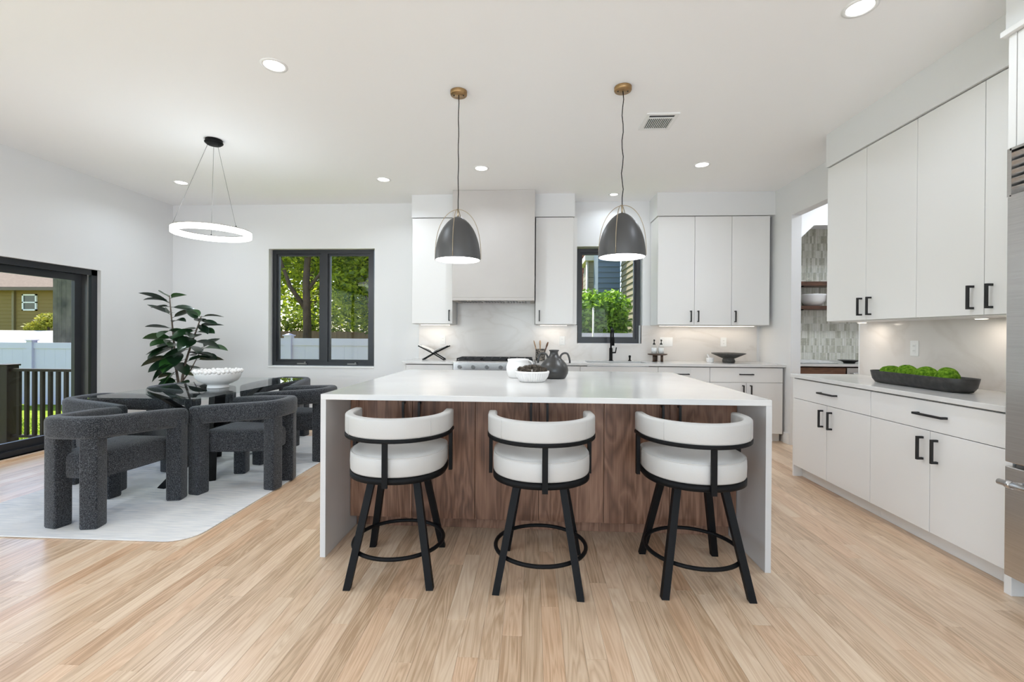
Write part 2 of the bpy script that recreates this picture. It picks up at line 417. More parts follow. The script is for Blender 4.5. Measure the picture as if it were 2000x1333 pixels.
# roof overhang added out of view to keep direct sun off the windows
o = B(XL - 1.3, 5.4, REAR_Y - .8, YW + 1.25, ZC + .14, ZC + .26).build('sun_block_eave', M['trim']); struct(o, 'unseen roof overhang added to block the sun')
for i, (x0, x1, y0, y1) in enumerate([(XL, -1.55, YW - .016, YW), (XR - .016, XR, 5.40, 5.5)]):
    struct(B(x0, x1, y0, y1, 0, .13).build('baseboard_%s' % ['back', 'right'][i], M['trim'], bevel=.003), 'white baseboard')
struct(B(XL, XL + .016, 5.06, YW, 0, .13).build('baseboard_left', M['trim'], bevel=.003), 'white baseboard')

# floor boards: each plank its own box
floor = struct(B(XL - T, 5.2, REAR_Y - T, 6.8, -.06, -.0125).build('floor', pmat('subfloor', (.30, .21, .145), .8)), 'light oak strip floor')
def project(p):
    d = Vector(p) - Vector((0, 0, HC)); z = d.dot(fwd)
    if z < .3: return None
    return (992 + 889 * d.dot(r2) / z, 655.4 - 889 * d.dot(u2) / z)
planks = []
PW = .083; x = XL
while x < 5.0:
    y = REAR_Y + rnd.uniform(-1.2, 0)
    xe = min(x + PW, 5.1)
    ymax = 6.1 if x < XR else 6.3
    while y < ymax:
        L = rnd.choice([.55, .8, 1.0, 1.25, 1.5, 1.9]) * rnd.uniform(.85, 1.15)
        y0 = max(y, REAR_Y); y1 = min(y + L, ymax)
        if y1 > y0 + .02: planks.append((x, xe, y0, y1, rnd.random()))
        y += L
    x += PW
def plank_area(p):
    x0, x1, y0, y1, _ = p; tot = 0
    n = max(1, int((y1 - y0) / .15))
    for i in range(n):
        ya = y0 + (y1 - y0) * (i + .5) / n; xa = (x0 + x1) / 2
        if ya < .9: continue
        q = project((xa, ya, 0))
        if q is None or not (-20 < q[0] < 2020 and 0 < q[1] < 1345): continue
        if -3.83 < xa < -2.04 and 2.6 < ya < 5.3: continue
        if -1.2 < xa < 1.3 and ya > 2.85 and ya < 5.3: continue
        if xa > 2.33 or ya > 5.5: continue
        s = 889 / ya; tot += (x1 - x0) * s * (y1 - y0) / n * s * HC / ya
    return tot
ranked = sorted(planks, key=plank_area, reverse=True)
rest = MB()
for i, (x0, x1, y0, y1, tn) in enumerate(ranked):
    g = .0003
    if i < 300:
        b_ = MB(); c_ = .0005
        vs_ = [(x0 + g, y0 + g, -.012), (x1 - g, y0 + g, -.012), (x1 - g, y1 - g, -.012), (x0 + g, y1 - g, -.012),
               (x0 + g, y0 + g, -c_), (x1 - g, y0 + g, -c_), (x1 - g, y1 - g, -c_), (x0 + g, y1 - g, -c_),
               (x0 + g + c_, y0 + g + c_, 0), (x1 - g - c_, y0 + g + c_, 0), (x1 - g - c_, y1 - g - c_, 0), (x0 + g + c_, y1 - g - c_, 0)]
        b_.add(vs_, [(8, 9, 10, 11), (4, 5, 9, 8), (5, 6, 10, 9), (6, 7, 11, 10), (7, 4, 8, 11), (0, 1, 5, 4), (1, 2, 6, 5), (2, 3, 7, 6), (3, 0, 4, 7)], False, tn)
        b_.build('plank', M['floor'], floor, tones=True)
    else:
        rest.box(x0 + g, x1 - g, y0 + g, y1 - g, -.012, 0, tn)
o = rest.build('far_planks', M['floor'], floor, tones=True); o['kind'] = 'stuff'

# ---------------------------------------------------------------- window builder
def window(name, label, x0, x1, z0, z1, y, mull):
    root = bpy.data.objects.new(name, None); C.objects.link(root); root.location = ((x0 + x1) / 2, y, z0); struct(root, label)
    fw = .055
    mb = MB()
    mb.box(x0, x1, y, y + .07, z0, z0 + fw); mb.box(x0, x1, y, y + .07, z1 - fw, z1)
    mb.box(x0, x0 + fw, y, y + .07, z0 + fw, z1 - fw); mb.box(x1 - fw, x1, y, y + .07, z0 + fw, z1 - fw)
    mb.build('window_frame', M['blackframe'], root)
    edges = [x0 + fw] + mull + [x1 - fw]
    if mull:
        for m_ in mull: B(m_ - .05, m_ + .05, y, y + .07, z0 + fw, z1 - fw).build('mullion', M['blackframe'], root)
    for i in range(len(edges) - 1):
        a = edges[i] + (.05 if i > 0 else 0); b = edges[i + 1] - (.05 if i < len(edges) - 2 else 0)
        s = .028
        sm = MB(); ya, yb = y + .018, y + .06
        sm.box(a, b, ya, yb, z0 + fw, z0 + fw + s); sm.box(a, b, ya, yb, z1 - fw - s, z1 - fw)
        sm.box(a, a + s, ya, yb, z0 + fw + s, z1 - fw - s); sm.box(b - s, b, ya, yb, z0 + fw + s, z1 - fw - s)
        so = sm.build('sash', M['blackframe'], root)
        B(a + s, b - s, y + .036, y + .044, z0 + fw + s, z1 - fw - s).build('pane', M['glass'], so)
        if mull:
            mid = (a + b) / 2 + .06
            hb = MB(); hb.box(mid - .07, mid + .07, y - .016, y, z0 + .016, z0 + .034); hb.box(mid + .04, mid + .06, y - .03, y - .014, z0 + .02, z0 + .05)
            hb.build('crank_handle', M['darksteel'], root)
    return root
window('window_1', 'black framed double casement window looking onto garden trees', -3.622, -2.185, .80, 2.41, 6.185, [-2.885])
window('window_2', 'black framed single window above the kitchen sink', .592, 1.445, 1.14, 2.415, 6.185, [])
struct(B(W1[0] - .0, W1[1] + .0, YW - .012, YW + .08, W1[2] - .012, W1[2] + .006).build('trim_1', M['trim'], bevel=.003), 'white window sill')

# sliding door
dr = bpy.data.objects.new('door_1', None); C.objects.link(dr); dr.location = (XL - .07, 4.0, 0); struct(dr, 'black framed sliding glass patio door')
xf0, xf1 = XL - .15, XL - .045
mb = MB(); mb.box(xf0, xf1, DOOR[0], DOOR[1], DOOR[3] - .065, DOOR[3]); mb.box(xf0, xf1, DOOR[0], DOOR[1], DOOR[2], DOOR[2] + .05)
mb.box(xf0, xf1, DOOR[1] - .07, DOOR[1], DOOR[2], DOOR[3]); mb.box(xf0, xf1, DOOR[0], DOOR[0] + .07, DOOR[2], DOOR[3])
mb.build('door_frame', M['blackframe'], dr)
for (a, b, xa, xb) in [(3.98, DOOR[1] - .13, xf0 + .005, xf0 + .045), (DOOR[0] + .07, 4.06, xf0 + .055, xf0 + .095)]:
    s = .075; pm = MB()
    pm.box(xa, xb, a, b, DOOR[2] + .05, DOOR[2] + .05 + s); pm.box(xa, xb, a, b, DOOR[3] - .065 - s, DOOR[3] - .065)
    pm.box(xa, xb, a, a + s, DOOR[2] + .05 + s, DOOR[3] - .065 - s); pm.box(xa, xb, b - s, b, DOOR[2] + .05 + s, DOOR[3] - .065 - s)
    po = pm.build('sliding_panel', M['blackframe'], dr)
    B((xa + xb) / 2 - .004, (xa + xb) / 2 + .004, a + s, b - s, DOOR[2] + .05 + s, DOOR[3] - .065 - s).build('pane', M['glass'], po)
B(xf0 + .03, xf1 + .01, DOOR[1] - .13, DOOR[1] - .115, DOOR[2] + .05, DOOR[3] - .065).build('track_post', M['darksteel'], dr)
struct(B(XL - T, XL + .04, DOOR[0], DOOR[1], -.01, .03).build('trim_2', M['floor'], bevel=.004), 'oak threshold below the sliding door')

# ---------------------------------------------------------------- cabinets
class Face:
    """maps (u along the run, d outward from the face, z) to world"""
    def __init__(s, kind, f): s.k = kind; s.f = f
    def p(s, u, d, z): return (u, s.f - d, z) if s.k == 'Y' else (s.f - d, u, z)
    def box(s, mb, u0, u1, d0, d1, z0, z1):
        a = s.p(u0, d0, z0); b = s.p(u1, d1, z1); return mb.box(a[0], b[0], a[1], b[1], a[2], b[2])
def pull(fc, parent, u, z, length, vertical, d0, name='handle', mat=None, w=.013):
    mb = MB(); h = length / 2
    if vertical:
        fc.box(mb, u - w / 2, u + w / 2, d0 + .026, d0 + .038, z - h, z + h)
        for q in (-h + w / 2, h - w / 2): fc.box(mb, u - w / 2, u + w / 2, d0, d0 + .028, z + q - w / 2, z + q + w / 2)
    else:
        fc.box(mb, u - h, u + h, d0 + .026, d0 + .038, z - w / 2, z + w / 2)
        for q in (-h + w / 2, h - w / 2): fc.box(mb, u + q - w / 2, u + q + w / 2, d0, d0 + .028, z - w / 2, z + w / 2)
    return mb.build(name, mat or M['handle'], parent)
G = .0021
def cabinet(name, label, fc, u0, u1, z0, z1, depth, doors=(), drawers=(), toe=False, mat=None, group=None, body=True):
    mat = mat or M['cab']
    a = fc.p((u0 + u1) / 2, -depth / 2, 0 if toe else z0)
    root = thing(name, label, 'cabinet', a, 0, group)
    mb = MB(); e = .0006
    fc.box(mb, u0 + .0035, u1 - .0035, -.022, -depth + .002, z0 + .0005, z1)
    mb.build('body', M['cab_in'] if mat is M['cab'] else mat, root)
    # side faces shown in the finish colour
    mb = MB()
    fc.box(mb, u0 + e, u0 + .003, -.0215, -depth + .001, z0 - .0005, z1); fc.box(mb, u1 - .003, u1 - e, -.0215, -depth + .001, z0 - .0005, z1)
    fc.box(mb, u0 + e, u1 - e, -.0215, -depth + .001, z0 - .003, z0 - .0002)
    mb.build('side_panel', mat, root)
    for (a0, a1, b0, b1, hu, hz, hl, vert) in doors:
        mb = MB(); fc.box(mb, a0 + G, a1 - G, 0, -.02, b0 + G, b1 - G)
        o = mb.build('door', mat, root, bevel=.0012, bseg=1)
        if hu is not None: pull(fc, o, hu, hz, hl, vert, 0)
    for (a0, a1, b0, b1, hu, hz, hl, vert) in drawers:
        mb = MB(); fc.box(mb, a0 + G, a1 - G, 0, -.02, b0 + G, b1 - G)
        o = mb.build('drawer', mat, root, bevel=.0012, bseg=1)
        if hu is not None: pull(fc, o, hu, hz, hl, vert, 0)
    if toe:
        mb = MB(); fc.box(mb, u0 + e, u1 - e, -.075, -.09, 0.001, z0 - .004); mb.build('toe_kick', mat, root)
    return root

ZB, ZT = 1.381, 2.728     # upper cabinets
FB = Face('Y', 5.754)
DU = .345
hz = (1.417 + 1.558) / 2; hl = .14
cabinet('wall_cabinet', 'white flat single-door wall cabinet left of the range hood', FB, -1.535, -1.012, ZB, ZT, DU,
        doors=[(-1.535, -1.012, ZB, ZT, -1.051, hz, hl, True)])
cabinet('wall_cabinet', 'narrow white wall cabinet between the range hood and sink window', FB, .042, .515, ZB, ZT, DU,
        doors=[(.042, .515, ZB, ZT, .093, hz, hl, True)])
cabinet('wall_cabinet', 'white two-door wall cabinet just right of the sink window', FB, 1.56, 2.458, ZB, ZT, DU,
        doors=[(1.56, 2.009, ZB, ZT, 1.962, hz, hl, True), (2.009, 2.458, ZB, ZT, 2.051, hz, hl, True)])
cabinet('wall_cabinet', 'white single-door wall cabinet at right end of back wall', FB, 2.458, 2.915, ZB, ZT, DU,
        doors=[(2.458, 2.915, ZB, ZT, 2.499, hz, hl, True)])
struct(B(.516, .565, 5.80, YW, ZB, ZT).build('trim_3', M['cab']), 'white filler strip beside the narrow wall cabinet')
# soffits
for i, (a, b) in enumerate([(-1.54, -1.0), (.03, .53), (1.545, XR)]):
    struct(B(a, b, 5.738, YW, ZT + .006, ZC).build('trim_%d' % (4 + i), M['wall']), 'white soffit above the back wall cabinets')
struct(B(2.575, XR, 1.2, 4.149, ZT + .006, ZC).build('trim_7', M['wall']), 'white soffit above the right wall cabinets')

# right wall
FR_U = Face('X', 2.59); FR_B = Face('X', 2.346)
ys = [4.149, 3.680, 3.215, 2.753, 2.285]
cabinet('wall_cabinet', 'tall white two-door wall cabinet nearest the pantry opening', FR_U, ys[2], ys[0], ZB, ZT, .375,
        doors=[(ys[1], ys[0], ZB, ZT, 3.724, hz, hl, True), (ys[2], ys[1], ZB, ZT, 3.626, hz, hl, True)])
cabinet('wall_cabinet', 'tall white two-door wall cabinet next to the refrigerator', FR_U, 2.37, ys[2], ZB, ZT, .375,
        doors=[(ys[3], ys[2], ZB, ZT, 2.817, hz, hl, True), (2.37, ys[3], ZB, ZT, 2.706, hz, hl, True)])
ZD, Z0, Z1 = .70, .10, .875
cabinet('base_cabinet', 'white base cabinet with drawer nearest the pantry opening', FR_B, 3.279, 4.200, Z0, Z1, .60, toe=True,
        doors=[(3.746, 4.200, Z0, ZD, 3.795, .588, hl, True), (3.279, 3.746, Z0, ZD, 3.687, .588, hl, True)],
        drawers=[(3.279, 4.200, ZD, Z1, 3.723, .793, .2, False)])
cabinet('base_cabinet', 'white base cabinet with drawer beside the steel refrigerator', FR_B, 2.365, 3.279, Z0, Z1, .60, toe=True,
        doors=[(2.807, 3.279, Z0, ZD, 2.856, .588, hl, True), (2.365, 2.807, Z0, ZD, 2.758, .588, hl, True)],
        drawers=[(2.365, 3.279, ZD, Z1, 2.793, .793, .2, False)])
tag(B(2.348, XR - .002, 4.2005, 4.219, 0, .883).build('end_panel', M['cab']), 'white end panel closing the right base cabinets', 'panel')
ct = thing('countertop', 'white quartz countertop along the right wall', 'countertop', (2.63, 3.3, .884))
B(2.326, XR - .001, 2.362, 4.226, .884, .914).build('slab', M['quartz'], ct, bevel=.003)
bs = B(2.947, XR - .001, 2.362, 4.253, .9145, ZB - .002).build('backsplash_panel', M['marble']); tag(bs, 'pale marble backsplash behind the moss tray', 'backsplash')

# back wall base run
FBB = Face('Y', 5.49); dpt = .60
hb = .155
cabinet('base_cabinet', 'white base cabinet left of the cooktop below the cookbook', FBB, -1.535, -.955, Z0, Z1, dpt, toe=True,
        doors=[(-1.535, -.955, Z0, ZD, -1.02, .588, hl, True)], drawers=[(-1.535, -.955, ZD, Z1, -1.245, .793, hb, False)])
cabinet('base_cabinet', 'white base cabinet between the cooktop and the sink', FBB, .055, .58, Z0, Z1, dpt, toe=True,
        drawers=[(.055, .58, ZD, Z1, .32, .793, hb, False)], doors=[(.055, .58, Z0, ZD, .11, .588, hl, True)])
cabinet('base_cabinet', 'white sink base cabinet below the sink', FBB, .58, 1.50, Z0, .68, dpt, toe=True,
        doors=[(.58, 1.04, Z0, .68, .99, .588, hl, True), (1.04, 1.50, Z0, .68, 1.09, .588, hl, True)],
        drawers=[(.58, 1.50, .68, Z1, None, 0, 0, False)])
cabinet('base_cabinet', 'white base cabinet with drawer right of the sink', FBB, 1.50, 2.102, Z0, Z1, dpt, toe=True,
        doors=[(1.50, 2.102, Z0, ZD, 1.55, .588, hl, True)], drawers=[(1.50, 2.102, ZD, Z1, 1.78, .793, hb, False)])
cabinet('base_cabinet', 'white two-door base cabinet at far right of back wall', FBB, 2.102, 2.94, Z0, Z1, dpt, toe=True,
        doors=[(2.102, 2.524, Z0, ZD, 2.481, .60, hl, True), (2.524, 2.94, Z0, ZD, 2.569, .60, hl, True)],
        drawers=[(2.102, 2.94, ZD, Z1, 2.518, .797, hb, False)])
cabinet('base_cabinet', 'white base cabinet below the steel cooktop', FBB, -.955, .055, Z0, .72, dpt, toe=True,
        doors=[(-.955, -.45, Z0, .72, -.50, .55, hl, True), (-.45, .055, Z0, .72, -.40, .55, hl, True)])
tag(B(-1.556, -1.5355, 5.492, YW - .002, 0, .883).build('end_panel', M['cab']), 'white end panel at left end of back cabinets', 'panel')
ct = thing('countertop', 'white quartz countertop with sink along the back wall', 'countertop', (.7, 5.8, .884))
SX0, SX1, SY0, SY1 = .68, 1.40, 5.56, 5.92
mb = MB(); y0, y1 = 5.4696, YW - .001
mb.box(-1.58, -.945, y0, y1, .884, .914); mb.build('slab', M['quartz'], ct, bevel=.003)
mb = MB(); mb.box(-.944, .044, 5.96, y1, .884, .914); mb.build('slab', M['quartz'], ct)
mb = MB(); o_ = [(.045, y0), (XR - .002, y0), (XR - .002, SY0), (.045, SY0)]
mb.box(.045, XR - .002, y0, SY0, .884, .914); mb.box(.045, SX0, SY0, SY1, .884, .914); mb.box(SX1, XR - .002, SY0, SY1, .884, .914); mb.box(.045, XR - .002, SY1, y1, .884, .914)
mb.build('slab', M['quartz'], ct)
sk = thing('sink', 'undermount steel sink below the window', 'sink', ((SX0 + SX1) / 2, (SY0 + SY1) / 2, .70))
mb = MB(); t_ = .008
mb.box(SX0 - t_, SX1 + t_, SY0 - t_, SY1 + t_, .70, .705)
mb.box(SX0 - t_, SX0, SY0, SY1, .705, .882); mb.box(SX1, SX1 + t_, SY0, SY1, .705, .882); mb.box(SX0 - t_, SX1 + t_, SY0 - t_, SY0, .705, .882); mb.box(SX0 - t_, SX1 + t_, SY1, SY1 + t_, .705, .882)
mb.build('basin', M['steel'], sk)
mb = MB(); mb.lathe([(.001, .008), (.035, .008), (.04, .002), (.04, 0)], ((SX0 + SX1) / 2, 5.8, .705), 20); mb.build('drain', M['darksteel'], sk)
# backsplash, back wall
bx = MB(); by0 = 6.085
bx.box(-1.526, -1.0, by0, YW - .0005, .9145, ZB - .002); bx.box(-1.0, .035, by0, YW - .0005, .9145, 1.70); bx.box(.035, .612, by0, YW - .0005, .9145, ZB - .002)
bx.box(.612, 1.43, by0, YW - .0005, .9145, 1.138); bx.box(1.43, 2.923, by0, YW - .0005, .9145, ZB - .002)
tag(bx.build('backsplash_panel', M['marble']), 'pale marble backsplash along the back wall', 'backsplash')
# slab returns beside the sink window
struct(B(.6, .6125, by0, 6.185, 1.14, ZB - .002).build('trim_8', M['trim']), 'white window reveal'); struct(B(1.4295, 1.442, by0, 6.185, 1.14, ZB - .002).build('trim_9', M['trim']), 'white window reveal')

# range hood
hd = thing('range_hood', 'boxy warm white plaster range hood with steel insert', 'range hood', (-.475, 5.8, 1.664))
mb = MB(); mb.box(-.985, .030, 5.565, 6.084, 1.70, ZC - .001)
mb.box(-.985, .030, 5.565, 5.62, 1.664, 1.70); mb.box(-.985, -.93, 5.62, YW - .02, 1.664, 1.70); mb.box(-.025, .030, 5.62, YW - .02, 1.664, 1.70)
mb.build('plaster_box', M['hood'], hd, bevel=.004)
mb = MB(); mb.box(-.93, -.025, 5.62, 6.07, 1.672, 1.698); ins = mb.build('steel_insert', M['steel'], hd)
for k in range(3):
    mb = MB(); a = -.90 + k * .29
    for q in range(7): mb.box(a + q * .038, a + q * .038 + .02, 5.70, 6.02, 1.665, 1.672)
    mb.build('filter', M['darksteel'], ins)
for xq in (-.80, -.15):
    mb = MB(); mb.disc(.03, (xq, 5.66, 1.671), 20, True); mb.build('hood_lamp', M['lampw'], ins)

# cooktop
rg = thing('cooktop', 'stainless steel gas rangetop with black cast iron grates', 'cooktop', (-.45, 5.7, .72))
mb = MB(); mb.box(-.940, .040, 5.44, 5.955, .79, .925); mb.box(-.940, .040, 5.40, 5.44, .80, .918)
mb.build('steel_body', M['steel'], rg, bevel=.006)
mb = MB(); mb.box(-.915, .015, 5.47, 5.93, .925, .9275); mb.build('burner_pan', M['iron'], rg)
for k in range(6):
    x_ = -.86 + k * .164
    mb = MB(); mb.tube([(x_, 5.40, .86), (x_, 5.372, .86)], .022, 16); kb = mb.build('knob', M['darksteel'], rg)
for k in range(3):
    cx_ = -.76 + k * .31
    for j, cy_ in enumerate((5.585, 5.81)):
        mb = MB(); mb.lathe([(.001, .012), (.035, .012), (.045, .004), (.05, 0)], (cx_, cy_, .9275), 20); mb.build('burner', M['iron'], rg)
    mb = MB(); z_ = .945
    xa, xb = cx_ - .148, cx_ + .148
    for q in (xa, cx_ - .05, cx_ + .05, xb - .012): mb.box(q, q + .012, 5.48, 5.92, z_, z_ + .014)
    for q in (5.48, 5.585, 5.695, 5.81, 5.908): mb.box(xa, xb, q, q + .012, z_ - .002, z_ + .013)
    for qx in (xa, xb - .012):
        for qy in (5.48, 5.908): mb.box(qx, qx + .012, qy, qy + .012, .9275, z_)
    mb.build('grate', M['iron'], rg)

# ---------------------------------------------------------------- refrigerator column
fr = thing('refrigerator', 'stainless steel built-in refrigerator at the right edge', 'refrigerator', (2.6, 1.85, 0))
B(2.335, XR - .01, 1.395, 2.318, .11, 2.16).build('body', M['darksteel'], fr)
up = B(2.27, 2.333, 1.395, 2.305, .660, 1.925).build('door', M['steel'], fr, bevel=.004)
lo_ = B(2.27, 2.333, 1.395, 2.305, .118, .640).build('drawer', M['steel'], fr, bevel=.004)
mb = MB(); mb.tube([(2.205, 1.44, .575), (2.205, 2.265, .575)], .014, 14)
for q in (1.50, 2.215): mb.tube([(2.205, q, .575), (2.272, q, .575)], .010, 10); mb.tube([(2.205, q - .012, .575), (2.205, q + .012, .575)], .019, 14)
mb.build('handle', M['steel'], lo_)
mb = MB(); mb.tube([(2.205, 1.46, .72), (2.205, 1.46, 1.86)], .014, 14)
for q in (.8, 1.78): mb.tube([(2.205, 1.46, q), (2.272, 1.46, q)], .010, 10)
mb.build('handle', M['steel'], up)
gr = MB(); gr.box(2.33, 2.345, 1.395, 2.312, 1.935, 2.155); go = gr.build('grille_back', M['iron'], fr)
mb = MB(); mb.box(2.285, 2.345, 2.302, 2.322, 1.93, 2.16); mb.box(2.285, 2.345, 1.39, 2.31, 2.15, 2.162); mb.box(2.285, 2.345, 1.39, 2.31, 1.928, 1.936); mb.build('grille_frame', M['steel'], fr)
for k in range(5):
    z_ = 1.944 + k * .0415
    mb = MB(); mb.add([(2.320, 1.395, z_ + .000), (2.320, 2.302, z_ + .000), (2.294, 2.302, z_ + .031), (2.294, 1.395, z_ + .031),
                       (2.326, 1.395, z_ + .004), (2.326, 2.302, z_ + .004), (2.300, 2.302, z_ + .035), (2.300, 1.395, z_ + .035)],
                      [(0, 3, 2, 1), (4, 5, 6, 7), (0, 1, 5, 4), (1, 2, 6, 5), (2, 3, 7, 6), (3, 0, 4, 7)])
    mb.build('slat', M['steel'], fr)
tl = thing('fridge_surround', 'white tall cabinet surround enclosing the refrigerator', 'cabinet', (2.65, 1.85, 0))
B(2.325, XR - .003, 2.324, 2.360, 0, ZT).build('side_panel', M['cab'], tl, bevel=.001, bseg=1)
B(2.325, XR - .003, 1.352, 1.388, 0, ZT).build('side_panel', M['cab'], tl, bevel=.001, bseg=1)
B(2.35, XR - .003, 1.39, 2.322, 2.17, ZT).build('body', M['cab_in'], tl)
for a, b in ((1.392, 1.856), (1.859, 2.320)):
    B(2.326, 2.346, a, b, 2.172, ZT - .002).build('door', M['cab'], tl, bevel=.0012, bseg=1)
B(2.40, 2.42, 1.39, 2.322, .0, .105).build('toe_kick', M['cab'], tl)
B(2.300, XR - .003, 1.33, 2.378, ZT + .001, ZT + .03).build('crown', M['cab'], tl, bevel=.003)
struct(B(2.318, 2.574, 1.2, 2.368, ZT + .032, ZC).build('trim_10', M['wall']), 'white soffit above the refrigerator')

# ---------------------------------------------------------------- island
IX0, IX1, IY0, IY1 = -1.176, 1.2695, 2.4822, 4.247
isl = []
TH = .031
ic = thing('island_countertop', 'white quartz waterfall countertop of the kitchen island', 'countertop', (IX0, IY0, 0))
B(IX0, IX1, IY0, IY1, .914 - TH, .914).build('slab', M['quartz'], ic, bevel=.002)
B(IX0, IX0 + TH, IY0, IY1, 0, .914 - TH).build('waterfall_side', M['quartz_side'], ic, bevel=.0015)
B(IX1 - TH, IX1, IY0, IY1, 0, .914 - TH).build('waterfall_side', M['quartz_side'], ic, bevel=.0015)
isl.append(ic)
FI = Face('Y', 2.82)
a0, a1 = IX0 + TH + .002, IX1 - TH - .002
wd = (a1 - a0) / 3
for k, nm in enumerate(['left', 'centre', 'right']):
    u0 = a0 + k * wd; u1 = u0 + wd; um = (u0 + u1) / 2
    root = thing('island_cabinet', ['brown stained oak island cabinet behind the left bar stool', 'brown stained oak island cabinet behind the middle bar stool',
                                     'brown stained oak island cabinet behind the right bar stool'][k], 'cabinet', (um, 3.4, 0))
    mb = MB(); mb.box(u0 + .0006, u1 - .0006, 2.843, 4.22, .10, .882); mb.build('body', M['darkwood'], root)
    for (p, q, hu) in ((u0, um, um - .05), (um, u1, um + .05)):
        d = B(p + .0014, q - .0014, 2.82, 2.841, .10, .880).build('door', M['walnut'], root, bevel=.001, bseg=1)
        pull(FI, d, hu, .755, .15, True, 0, mat=M['handle'], w=.014)
    B(u0 + .0006, u1 - .0006, 2.93, 2.95, .001, .098).build('toe_kick', M['walnut'], root)
    isl.append(root)
piv = Vector((IX0, IY0, 0)); ang = -.0046
for o in isl:
    d = o.location - piv
    o.location = piv + Vector((d.x * cos(ang) - d.y * sin(ang), d.x * sin(ang) + d.y * cos(ang), d.z)); o.rotation_euler.z = ang

# ---------------------------------------------------------------- bar stools
def arc(r, a0, a1, n, z=0.0):
    return [(r * cos(a0 + (a1 - a0) * i / n), r * sin(a0 + (a1 - a0) * i / n), z) for i in range(n + 1)]
def sweep_rect(mb, path, w, h, rnd_=.0, z0=0.0, smooth=True):
    """path of (x,y); rectangle of width w (radial) height h, rounded"""
    n = len(path); prof = []
    rr = rnd_
    for (sx, sz) in ((1, 1), (-1, 1), (-1, -1), (1, -1)):
        cx_, cz_ = sx * (w / 2 - rr), sz * (h / 2 - rr)
        base = {(1, 1): 0, (-1, 1): 90, (-1, -1): 180, (1, -1): 270}[(sx, sz)]
        for q in range(5):
            th = radians(base + 22.5 * q); prof.append((cx_ + rr * cos(th), cz_ + rr * sin(th)))
    m = len(prof); vs = []
    for i, pt in enumerate(path):
        p0 = Vector(path[max(i - 1, 0)][:2]); p1 = Vector(path[min(i + 1, n - 1)][:2])
        t = (p1 - p0).normalized(); nrm = Vector((t.y, -t.x))
        zz = z0 + (pt[2] if len(pt) > 2 else 0)
        for (a, b) in prof: vs.append((pt[0] + nrm.x * a, pt[1] + nrm.y * a, zz + b))
    fs = []
    for i in range(n - 1):
        for k in range(m):
            k2 = (k + 1) % m; fs.append((i * m + k, i * m + k2, (i + 1) * m + k2, (i + 1) * m + k))
    mb.add(vs, fs, smooth)
    b = len(mb.v) - len(vs)
    mb.f.append(tuple(b + k for k in reversed(range(m)))); mb.sm.append(False); mb.tone.append(0)
    mb.f.append(tuple(b + (n - 1) * m + k for k in range(m))); mb.sm.append(False); mb.tone.append(0)

